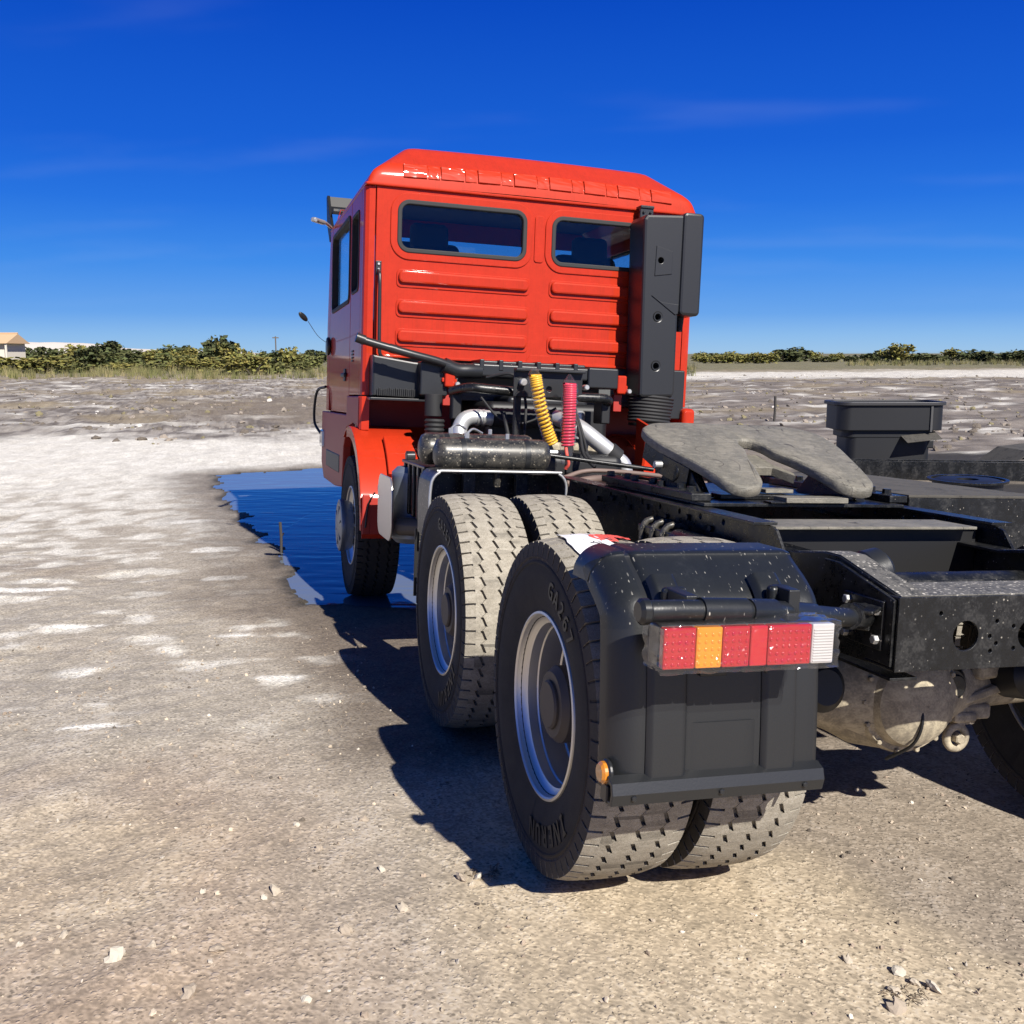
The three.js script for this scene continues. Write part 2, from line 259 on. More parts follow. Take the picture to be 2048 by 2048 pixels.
{ // still puddle under and beside the cab: a sheet of murky water, its rim lies under the bank
  const pts = PUD.map(q => [q[0], q[1]]), c = [pts.reduce((s, q) => s + q[0], 0) / pts.length, pts.reduce((s, q) => s + q[1], 0) / pts.length];
  const s = shp(pts.map(q => { const dx = q[0] - c[0], dz = q[1] - c[1], l = Math.hypot(dx, dz); return [q[0] + dx / l * .35, q[1] + dz / l * .35]; }));
  const g = new THREE.ShapeGeometry(s); const p = g.attributes.position, uv = new Float32Array(p.count * 2), nor = new Float32Array(p.count * 3);
  for (let i = 0; i < p.count; i++) { const x = p.getX(i), z = p.getY(i); p.setXYZ(i, x, WATER, z); uv[i * 2] = (x * .9 + z * .3) / 3.4; uv[i * 2 + 1] = (z * .9 - x * .3) / 3.4; nor[i * 3 + 1] = 1; }
  g.setAttribute('uv', new THREE.BufferAttribute(uv, 2)); g.setAttribute('normal', new THREE.BufferAttribute(nor, 3)); const id = g.index.array; for (let i = 0; i < id.length; i += 3) { const t = id[i]; id[i] = id[i + 1]; id[i + 1] = t; }
  const m = new THREE.Mesh(g, new THREE.MeshPhysicalMaterial({ color: rgb(.125, .15, .175), roughness: .06, ior: 1.33, bumpMap: T_ripple, bumpScale: .0055 })); m.name = 'puddle'; m.receiveShadow = true;
  tag(m, 'blue rippled puddle of water beside the front wheel', 'puddle', null, 'structure'); scene.add(m);
}
{ // pale dunes far behind the scrub
  const g = new THREE.PlaneGeometry(900, 160, 180, 20); g.rotateX(-Math.PI / 2); const p = g.attributes.position;
  for (let i = 0; i < p.count; i++) { const x = p.getX(i), z = p.getZ(i); const e = sstep(80, 20, Math.abs(z)) * sstep(450, 330, Math.abs(x)); p.setY(i, -1.5 + e * (7.4 + 3.2 * fbm(x * .012, z * .01, 3)) * sstep(160, -60, x)); }
  g.computeVertexNormals(); const m = new THREE.Mesh(g, std(rgb(.55, .50, .44), .95)); m.position.set(-40, 0, -470); m.name = 'dunes'; m.receiveShadow = m.castShadow = true; tag(m, 'low pale dunes on the horizon behind the scrub', 'dune', null, 'structure'); scene.add(m);
}

// ---------------------------------------------------------------- the tractor truck
const T = new THREE.Group(); T.name = 'tractor_truck'; T.rotation.set(-0.03798, 0, -0.05124, 'ZYX'); scene.add(T);
tag(T, 'red cab tractor truck with bare black chassis and dusty fifth wheel', 'truck');
const each = (name, list, mat, parent) => list.map(g => mesh(name, g, mat, parent));
const part = (name, geos, mat, label) => mesh(name, geos, mat, T, label);

// ---- wheels
const R = .515, AX = [0, -1.324, -4.143], HUBY = .55;
function tyreGeometry(dusty) { // axis = x, outer side = -x, centred
  const P = [], C = [], w = .272, hw = w / 2, rd = mulberry(dusty ? 4 : 9);
  const crown = s => R - .010 * (2 * s / w) ** 2;
  const dust = k => { const t = .93 + .14 * rd(); return dusty ? [.365 * t * k, .338 * t * k, .288 * t * k] : [.03 * t, .029 * t, .028 * t]; };
  const dirt = dusty ? [.34, .315, .268] : [.03, .029, .028];
  const pt = (a, r, s) => [s, r * Math.cos(a), r * Math.sin(a)];
  const tri = (a, b, c, k) => { P.push(...a, ...b, ...c); C.push(...k, ...k, ...k); };
  const quad = (a, b, c, d, k) => { tri(a, b, c, k); tri(a, c, d, k); };
  const N = 60, da = 2 * Math.PI / N, ts = [0, .22, .45, .68, .84, 1], A = .0075;
  const zig = t => t < .68 ? mix(-A, A, t / .68) : mix(A, -A, (t - .68) / .32), gap = t => t > .02 && t < .67 ? .0062 : .0012;
  const grooves = [-.068, -.001, .066], dep = .015;
  const edge = (g, t, side) => grooves[g] + zig(t) + side * (gap(t % 1));
  for (let i = 0; i < N; i++) for (let q = 0; q < ts.length - 1; q++) {
    const t0 = ts[q], t1 = ts[q + 1], a0 = (i + t0) * da, a1 = (i + t1) * da;
    const gt = Math.min(gap((t0 + t1) / 2), .006);
    for (let rib = 0; rib < 4; rib++) { // four ribs between / outside the three zigzag grooves
      const off = (rib % 2) * 0, l0 = rib ? grooves[rib - 1] + zig(t0) + gt : -.098, l1 = rib ? grooves[rib - 1] + zig(t1) + gt : -.098, r0 = rib < 3 ? grooves[rib] + zig(t0) - gt : .098, r1 = rib < 3 ? grooves[rib] + zig(t1) - gt : .098;
      const wear = dusty ? 1 - .5 * sstep(.1, .6, fbm(i * .23 + q * .05 + 40, l0 * 18 + Math.floor(i / 9) * .7, 3)) : 1, k = dust(wear), kd = dirt;
      quad(pt(a0, crown(l0), l0), pt(a0, crown(r0), r0), pt(a1, crown(r1), r1), pt(a1, crown(l1), l1), k);
      if (rib) quad(pt(a0, crown(l0) - dep, l0), pt(a0, crown(l0), l0), pt(a1, crown(l1), l1), pt(a1, crown(l1) - dep, l1), kd);
      if (rib < 3) quad(pt(a0, crown(r0), r0), pt(a0, crown(r0) - dep, r0), pt(a1, crown(r1) - dep, r1), pt(a1, crown(r1), r1), kd);
    }
  }
  for (const sd of [-1, 1]) for (let i = 0; i < N; i++) { // shoulder lugs with a notch between neighbours
    const a0 = (i + (sd > 0 ? .5 : 0) + .10) * da, a1 = a0 + .84 * da, s0 = .098 * sd, s1 = (hw - .001) * sd, s2 = (hw + .003) * sd, k = dust(.95), ks = dusty ? [.05, .045, .038] : [.014, .014, .014];
    const r0 = crown(s0), r1 = crown(s1) - .004, r2 = r1 - .042;
    const q = (...v) => sd > 0 ? quad(v[0], v[1], v[2], v[3], v[4]) : quad(v[3], v[2], v[1], v[0], v[4]);
    const am = (a0 + a1) / 2;
    for (const [u, v] of [[a0, am], [am, a1]]) {
      q(pt(u, r0, s0), pt(u, r1, s1), pt(v, r1, s1), pt(v, r0, s0), k);
      q(pt(u, r1, s1), pt(u, r2, s2), pt(v, r2, s2), pt(v, r1, s1), ks);
    }
    q(pt(a0, r0 - dep, s0), pt(a0, r1 - dep, s1), pt(a0, r1, s1), pt(a0, r0, s0), dirt); q(pt(a0, r1 - dep, s1), pt(a0, r2 - dep, s2), pt(a0, r2, s2), pt(a0, r1, s1), dirt);
    q(pt(a1, r0, s0), pt(a1, r1, s1), pt(a1, r1 - dep, s1), pt(a1, r0 - dep, s0), dirt); q(pt(a1, r1, s1), pt(a1, r2, s2), pt(a1, r2 - dep, s2), pt(a1, r1 - dep, s1), dirt);
  }
  // casing: base of the tread, shoulders, sidewalls with moulded rings, bead
  const side = s => [[s * .105, .268], [s * .118, .282], [s * .131, .33], [s * .1385, .385], [s * .139, .41], [s * .1375, .432], [s * .1405, .436], [s * .1395, .441], [s * .1365, .444], [s * .1365, .4505], [s * .1395, .454], [s * .1385, .459], [s * .1355, .462], [s * .134, .4745], [s * .130, R - .028]];
  const prof = [...side(-1), [-.1, R - .0175], [0, R - .0155], [.1, R - .0175], ...side(1).reverse()];
  const seg = 96, nse = prof.length;
  for (let i = 0; i < seg; i++) for (let j = 0; j < nse - 1; j++) {
    const a0 = i / seg * 2 * Math.PI, a1 = (i + 1) / seg * 2 * Math.PI, [x0, r0] = prof[j], [x1, r1] = prof[j + 1], tread = r0 > R - .03 && r1 > R - .03;
    const nn = n2(Math.cos(a0) * 3 + r0 * 20, Math.sin(a0) * 3), kk = tread ? dirt : dusty ? [.021 + .006 * nn, .0195 + .005 * nn, .0185 + .004 * nn] : [.016, .016, .017];
    const br = dusty && r0 > .44 && r0 < .475 ? [.05 + .012 * nn, .042 + .01 * nn, .036 + .008 * nn] : kk;
    quad(pt(a0, r0, x0), pt(a0, r1, x1), pt(a1, r1, x1), pt(a1, r0, x0), br);
  }
  const g = new THREE.BufferGeometry(); g.setAttribute('position', new THREE.BufferAttribute(new Float32Array(P), 3)); g.setAttribute('color', new THREE.BufferAttribute(new Float32Array(C), 3));
  g.computeVertexNormals(); const cg = toCreasedNormals(g, .35); 
  const uv = new Float32Array(P.length / 3 * 2), p = cg.attributes.position; for (let i = 0; i < p.count; i++) { uv[i * 2] = Math.atan2(p.getZ(i), p.getY(i)) * 2; uv[i * 2 + 1] = Math.hypot(p.getY(i), p.getZ(i)) * 3 + p.getX(i) * 3; } cg.setAttribute('uv', new THREE.BufferAttribute(uv, 2));
  return cg;
}
const tyreDusty = tyreGeometry(true), tyreWet = tyreGeometry(false);
const font = await new FontLoader().loadAsync('fonts/droid/droid_sans_bold.typeface.json');
function arcText(str, radius, size, mid, depth = .003) { // raised letters on the outer sidewall (-x side), tops pointing away from the hub; mid = angle from up, towards +z
  const gs = [], pitch = size * .98 / radius, a0 = mid - pitch * (str.length - 1) / 2;
  [...str].forEach((ch, i) => {
    const g = new TextGeometry(ch, { font, size, depth, curveSegments: 4, bevelEnabled: false }); g.computeBoundingBox(); g.translate(-(g.boundingBox.min.x + g.boundingBox.max.x) / 2, -size / 2, 0);
    g.scale(.92, 1, 1); g.rotateY(-Math.PI / 2); // faces -x, reading towards +z
    g.translate(0, radius, 0); g.rotateX(a0 + i * pitch); g.translate(-.1385, 0, 0); gs.push(clean(g));
  }); return mergeGeometries(gs);
}
const lettering = mergeGeometries([arcText('GA267', .385, .052, .52), arcText('INERUN', .385, .062, 2.72)].map(clean));
const rimOuter = LX([[-.118, .288], [-.124, .286], [-.126, .279], [-.121, .274], [-.108, .271], [-.096, .262], [-.09, .25], [-.062, .2475], [-.058, .2435], [-.02, .242], [.005, .240], [.010, .235], [.045, .233], [.06, .229], [.092, .226]], 72, .5);
const rimBack = LX([[.094, .238], [.11, .258], [.126, .279], [.118, .288]], 72, .6);
const nuts = n => Array.from({ length: n }, (_, i) => { const a = i / n * 2 * Math.PI; return hexBolt(.0135, .05, 'x', 0, .142 * Math.cos(a), .142 * Math.sin(a)); });
function buildDriveWheel() { // outer wheel of a dual pair: deep dish, hub end at the middle
  const w = new THREE.Group(); w.name = 'wheel';
  const t = new THREE.Mesh(tyreDusty, M.tyre); t.name = 'tyre'; t.castShadow = t.receiveShadow = true; w.add(t);
  mesh('lettering', lettering.clone(), M.letter, w);
  mesh('rim', [rimOuter.clone(), rimBack.clone()], M.rim, w);
  mesh('wheel_disc', LX([[.088, .232], [.098, .222], [.102, .2], [.094, .18], [.094, .06]], 60, .5), M.hub, w);
  mesh('hub', [CY(.118, .19, 'x', .0, 0, 0, { seg: 40, c: .018 }), CY(.075, .02, 'x', -.098, 0, 0, { seg: 36, c: .008 }), CY(.168, .03, 'x', .085, 0, 0, { seg: 40 })], M.hub, w);
  each('wheel_nut', nuts(10).map(g => g.translate(.055, 0, 0)), M.hub, w);
  mesh('valve_stem', TU([[.05, .2, .06], [-.02, .212, .064], [-.06, .216, .066]], .004, { rs: 6 }), M.galv, w);
  return w;
}
const wheelA = buildDriveWheel();
const addWheel = (proto, x, z, flipped, spin) => { const w = proto.used ? proto.clone() : proto; proto.used = true; w.name = 'wheel'; w.position.set(x, HUBY, z); w.rotation.set(0, flipped ? Math.PI : 0, 0); w.rotation.order = 'YXZ'; w.rotation.x = spin; w.scale.set(1, .932, .932); T.add(w); return w; };
const XO = -1.087, XI = -.762;
addWheel(wheelA, XO, AX[0], false, 0); addWheel(wheelA, XO, AX[1], false, -.25);
const wheelIn = wheelA.clone(); wheelIn.children = wheelIn.children.filter(c => !['lettering', 'hub', 'wheel_nut', 'valve_stem'].includes(c.name));
for (const z of [AX[0], AX[1]]) { addWheel(wheelIn, XI, z, true, .13 + z); addWheel(wheelIn, -XI, z, false, .4 + z); addWheel(wheelA, -XO, z, true, .7 + z); }
// front wheels: convex disc with hand holes and a broad hub cover
const disc = EX(shp(circ(0, 0, .236, 48), Array.from({ length: 8 }, (_, i) => circ(.19 * Math.cos(i * Math.PI / 4 + .3), .19 * Math.sin(i * Math.PI / 4 + .3), .026, 14))), 'x', -.075, -.062, .003);
const wheelF = new THREE.Group(); wheelF.name = 'wheel';
{ const t = new THREE.Mesh(tyreWet, M.tyre); t.name = 'tyre'; t.castShadow = t.receiveShadow = true; wheelF.add(t);
  mesh('rim', [LX([[-.118, .288], [-.124, .286], [-.126, .279], [-.121, .274], [-.108, .271], [-.096, .256], [-.085, .236], [-.06, .236], [.0, .24], [.1, .255], [.126, .279], [.118, .288]], 64, .5), disc, LX([[-.075, .165], [-.105, .155], [-.12, .13], [-.12, .02]], 48, .4)], M.rim, wheelF);
  mesh('hub_cover', [LX([[-.12, .17], [-.165, .186], [-.185, .19], [-.2, .186], [-.205, .17], [-.2, .15], [-.205, .12], [-.21, .06], [-.21, .002]], 56, .5), ...Array.from({ length: 6 }, (_, i) => B(.006, .07, .012, -.207, .11 * Math.cos(i * 1.047), .11 * Math.sin(i * 1.047), { rx: i * 1.047, r: .003 }))], std(rgb(.20, .22, .25), .4, .6), wheelF);
  each('wheel_nut', nuts(10).map(g => g.translate(-.12, 0, 0)), M.galv, wheelF); }
addWheel(wheelF, XO - .005, AX[2], false, .2); addWheel(wheelF, -XO, AX[2], true, 0);
// torn paper sticker still wrapped over the rear outer tyre
{ const P = (nm, mt, list) => part(nm, list.map(([s0, s1, a0, a1, j]) => { const g = new THREE.PlaneGeometry(s1 - s0, a1 - a0, 6, 6), p = g.attributes.position, rd = mulberry(j); for (let i = 0; i < p.count; i++) { const s = p.getX(i) + (s0 + s1) / 2 + (rd() - .5) * .012, a = p.getY(i) + (a0 + a1) / 2 + (rd() - .5) * .03, r = .932 * R + .006 - .010 * (2 * s / .272) ** 2 + .003 * rd(); p.setXYZ(i, XO + s, HUBY + r * Math.cos(a), r * Math.sin(a)); } return flip(g); }), mt);
  P('torn_sticker', M.paperW, [[-.085, -.01, -.10, .36, 1], [-.04, .03, -.16, .30, 2]]);
  P('torn_sticker', M.paperR, [[.0, .06, -.12, .16, 3], [.055, .11, -.14, .06, 5]]); P('torn_sticker', M.paperB, [[-.03, .0, .14, .20, 7], [.02, .05, .08, .14, 8]]); }

// ---- frame rails, cross members, tail beam
const railTop = [[-3.9, 1.0], [-2.1, 1.005], [.0, .985], [.16, 1.008], [.23, 1.008], [.50, .942]];
for (const s of [-1, 1]) {
  const x = s * .42, web = shp([...railTop, [.5, .75], [-.2, .72], [-3.9, .72]], [circ(-.45, .85, .03), circ(-1.75, .86, .035)]);
  const top = thick(railTop.map(q => [q[0], q[1] - .004]), .008);
  const rail = part('frame_rail', [EX(web, 'x', x - .004, x + .004, .001), EX(top, 'x', Math.min(x, x - s * .085), Math.max(x, x - s * .085), .001), BB(Math.min(x, x - s * .085), Math.max(x, x - s * .085), .716, .725, -3.9, .48, .002)], M.frame);
  mesh('dust_crust', [EX(thick(railTop.slice(2).map(q => [q[0], q[1] + .0022]), .003), 'x', Math.min(x, x - s * .084) + .002, Math.max(x, x - s * .084) - .002, .0005)], M.heavy, rail);
  each('rivet', Array.from({ length: 9 }, (_, i) => hexBolt(.011, .014, 'x', x + s * .008, .80 + .08 * (i % 2), -.35 + i * .09)), M.blackSteel, rail);
  // angle on top of the rail that carries the coupling
  const ang = part('subframe_angle', [BB(Math.min(x - .01 * s, x + .075 * s), Math.max(x - .01 * s, x + .075 * s), 1.052, 1.062, -1.98, -.12, .002), EX(shp([[-1.98, 1.06], [-.12, 1.05], [-.085, 1.04], [-.02, .96], [-.03, .86], [-.2, .84], [-.32, .98], [-1.98, .98]], [...Array.from({ length: 9 }, (_, i) => circ(-.42 - i * .17, 1.025, .011, 10)), circ(-.3, .93, .012, 10), circ(-.18, .9, .012, 10)]), 'x', Math.min(x + s * .006, x + s * .016), Math.max(x + s * .006, x + s * .016), .001)], M.frame);
  each('bolt', Array.from({ length: 8 }, (_, i) => hexBolt(.013, .016, 'x', x + s * .02, .992 + .02 * (i % 2), -.5 - i * .18)), M.blackSteel, ang);
}
{ const hole = [[-.217, .838, .04], [-.008, .836, .04], [.2, .838, .04]], small = [[-.12, .875], [-.14, .835], [-.118, .815], [-.135, .795], [-.065, .86], [-.06, .80], [-.30, .90], [.1, .87], [.12, .81]];
  const beam = part('tail_beam', [EX(shp([[-.43, .748], [.43, .748], [.43, .944], [-.43, .944]], [...hole.map(h => circ(h[0], h[1], h[2], 28)), ...small.map(q => circ(q[0], q[1], .006, 10))]), 'z', .50, .508, .0015), BB(-.43, .43, .936, .944, .31, .505, .003), BB(-.43, .43, .748, .756, .38, .505, .003)], M.frame);
  mesh('dust_crust', BB(-.42, .42, .9435, .947, .32, .5, .001), M.heavy, beam);
  mesh('corner_gusset', [EX(shp([[.18, .995], [.25, .995], [.497, .935], [.497, .76], [.40, .76]]), 'x', -.438, -.426, .002)], M.frame, beam);
  { const cm = part('cross_member', [BB(-.41, .41, .86, 1.035, -.30, -.29, .002), BB(-.41, .41, .86, 1.035, -.2, -.19, .002), BB(-.41, .41, 1.03, 1.036, -.31, -.18, .001)], M.black); mesh('top_plate', BB(-.41, .36, 1.0365, 1.046, -.34, -.13, .002), M.dust, cm); }
  part('cross_member', [CY(.06, .82, 'x', 0, .88, .12, { seg: 24 })], M.frame);
  for (const z of [-2.35, -3.1]) part('cross_member', BB(-.41, .41, .80, .98, z, z + .05, .004), M.black);
  part('air_bag', [CY(.075, .09, 'x', -.2, .93, .08, { seg: 28, c: .02, rz: .2 })], M.plast); }

// ---- fifth wheel coupling
{ const cx = -.035, zc = -.875, tilt = .282;
  const half = [[0, -.365], [.20, -.368], [.33, -.345], [.40, -.28], [.415, -.2], [.405, -.08], [.37, .06], [.335, .2], [.315, .29], [.285, .335], [.24, .348], [.19, .335], [.155, .29], [.125, .17], [.095, .06], [.06, -.03], [.052, -.1], [.03, -.145], [0, -.155]];
  const out = [...half.map(q => [q[0], q[1]]), ...half.slice(1, -1).reverse().map(q => [-q[0], q[1]])];
  const smooth = new THREE.CatmullRomCurve3(out.map(q => new THREE.Vector3(q[0], 0, q[1])), true, 'catmullrom', .3).getPoints(150).slice(0, -1).map(v => [v.x, v.z]);
  const g = new THREE.ExtrudeGeometry(shp(smooth), { depth: .022, bevelEnabled: true, bevelThickness: .011, bevelSize: .013, bevelOffset: -.013, bevelSegments: 5 });
  { const p = g.attributes.position; for (let i = 0; i < p.count; i++) p.setXYZ(i, p.getX(i), p.getZ(i), p.getY(i)); }
  const top = flip(g), p = top.attributes.position;
  for (let i = 0; i < p.count; i++) { const z = p.getZ(i); let y = p.getY(i) - .014; if (z > .12) y -= .35 * (z - .12) * (z - .12); p.setY(i, y); }
  top.computeVertexNormals();
  const place = q => xf(q, cx, 1.232, zc, tilt);
  const plate = part('fifth_wheel_plate', place(toCreasedNormals(top, .7)), M.dust);
  mesh('plate_skirt', place(EX(thick([[-.33, -.32], [-.385, -.24], [-.39, -.05], [-.35, .1]], .02), 'y', -.10, -.02, .002)), M.frame, plate);
  mesh('plate_skirt', place(EX(thick([[.33, -.32], [.385, -.24], [.39, -.05], [.35, .1]], .02), 'y', -.10, -.02, .002)), M.frame, plate);
  mesh('locking_jaw', [place(EX([[-.05, -.12], [.05, -.12], [.06, .0], [.1, .09], [.09, .12], [.04, .03], [-.04, .03], [-.08, .12], [-.1, .08], [-.06, 0]], 'y', -.07, -.035, .003))], M.dust, plate);
  mesh('release_bolt', place(TU([[-.40, -.06, -.05], [-.43, -.06, -.05]], .014)), M.galv, plate);
  for (const s of [-1, 1]) part('pivot_bracket', [EX([[-1.13, 1.06], [-.66, 1.06], [-.78, 1.17], [-.83, 1.21], [-.93, 1.21], [-1.0, 1.17]], 'x', cx + s * .33 - .02, cx + s * .33 + .02, .004), CY(.04, .1, 'x', cx + s * .33, 1.165, -.88)], M.frame);
  const base = part('mounting_plate', [BB(-.44, .40, 1.064, 1.076, -1.5, -.56, .002), BB(-.18, .10, 1.077, 1.084, -.60, -.545, .002), BB(-.30, .30, 1.077, 1.095, -.78, -.70, .003)], M.frame);
  for (const s of [-1, 1]) mesh('clamp_bar', BB(s * .42 - .04, s * .42 + .04, 1.077, 1.105, -1.5, -.62, .004), M.frame, base);
  for (const s of [-1, 1]) each('bolt', Array.from({ length: 7 }, (_, i) => mergeGeometries([hexBolt(.017, .022, 'y', s * .42 + .012 * (i % 2 ? 1 : -1), 1.115, -1.46 + i * .13), CY(.022, .005, 'y', s * .42 + .012 * (i % 2 ? 1 : -1), 1.106, -1.46 + i * .13)].map(clean))), M.frame, base);
  mesh('dusty_tongue', [BB(-.12, .14, 1.08, 1.1, -.63, -.54, .003), BB(-.1, .02, 1.10, 1.115, -.80, -.72, .003)], M.dust, base);
}
// ---- springs, axles, rods
for (const s of [-1, 1]) {
  const x = s * .5, leaf = (k) => { const L = .62 - k * .05, y = .80 + k * .019, pl = []; for (let i = 0; i <= 8; i++) { const t = -1 + i / 4; pl.push([-.662 + t * L, y - .05 * t * t]); } return EX(thick(pl, .017), 'x', x - .045, x + .045, .002); };
  const sp = part('leaf_spring', [leaf(0), leaf(1), leaf(2)], M.frame);
  for (let k = 3; k < 7; k++) mesh('leaf', leaf(k), M.frame, sp);
  for (const dz of [-.09, .0, .09]) mesh('u_bolt', TU([[x - .052, .76, -.74 + dz], [x - .052, .955, -.74 + dz], [x - .03, .985, -.74 + dz], [x + .03, .985, -.74 + dz], [x + .052, .955, -.74 + dz], [x + .052, .76, -.74 + dz]], .013, { rs: 8, seg: 30, t: .1 }), M.tank, sp);
  mesh('spring_cap', [BB(x - .05, x + .05, .935, .965, -.88, -.55, .006), CY(.05, .22, 'z', x - .01, .93, -.5, { seg: 24, c: .012 })], M.frame, sp);
}
for (const z of [AX[0], AX[1]]) {
  const ax = part('drive_axle', [LX([[-.95, .06], [-.62, .06], [-.56, .075], [-.4, .082], [-.28, .098], [-.2, .13], [-.12, .172], [-.03, .190], [.03, .190], [.12, .172], [.2, .13], [.28, .098], [.4, .082], [.56, .075], [.62, .06], [.95, .06]], 48, 1).translate(-.06, .545, z - .02)], M.axle);
  mesh('differential_cover', xf(LX([[.03, .176], [.045, .174], [.06, .166], [.064, .15], [.10, .136], [.125, .105], [.14, .055], [.143, .002]], 48, .5).rotateY(-Math.PI / 2), -.06, .545, z + .06), M.axle, ax);
  each('brake_chamber', [-.40, .36].map(x => xf(CY(.075, .15, 'z', 0, 0, 0, { seg: 28, c: .03 }), x, .60, z + .11, -.2)), M.black, ax);
  each('brake_drum', [-.64, .64].map(x => CY(.2, .12, 'x', x, .55, z, { seg: 40, c: .02 })), M.black, ax);
  each('bolt', Array.from({ length: 14 }, (_, i) => hexBolt(.009, .012, 'z', -.06 + .164 * Math.cos(i * .449), .545 + .164 * Math.sin(i * .449), z + .124)), M.axle, ax);
}
part('torque_rod', [TU([[.10, .60, .03], [.3, .62, .02], [.5, .61, .0]], .032, { rs: 14 }), CY(.065, .09, 'z', .105, .575, .06, { seg: 24, c: .015 }), CY(.04, .11, 'z', .105, .575, .07, { seg: 20 })], M.frame);
part('torque_rod', [B(.24, .05, .05, .34, .615, .07, { rz: .08, r: .015 }), B(.16, .03, .04, .25, .535, .07, { rz: .25, r: .01 })], M.axle);
part('slack_adjuster', [BB(.17, .205, .42, .56, .03, .07, .01), CY(.016, .14, 'y', .215, .5, .05, { seg: 14 }), BB(.15, .24, .44, .475, .02, .08, .012), B(.1, .05, .04, .25, .47, .05, { r: .012 })], M.axle);
part('tow_eye', [xf(new THREE.TorusGeometry(.036, .013, 10, 24), .176, .39, .06), CY(.018, .05, 'z', .176, .39, .06, { seg: 6 })], M.axle);
part('brake_line', [TU([[-.1, .66, .10], [-.085, .6, .14], [-.075, .52, .2], [-.09, .43, .19], [-.13, .36, .12]], .005, { rs: 6 })], M.black);
part('propeller_shaft', [CY(.05, 1.1, 'z', -.05, .62, -.66, { seg: 20 }), CY(.055, 1.9, 'z', -.05, .68, -2.4, { seg: 20 })], M.black);
each('air_pipe', [TU([[-.36, .8, -1.5], [-.33, .9, -1.0], [-.34, .93, -.5], [-.37, .9, .2]], .009, { rs: 6 }), TU([[-.2, .95, -1.9], [-.16, .98, -1.2], [-.2, .93, -.4], [-.3, .9, .1]], .007, { rs: 6 })], M.black, T);

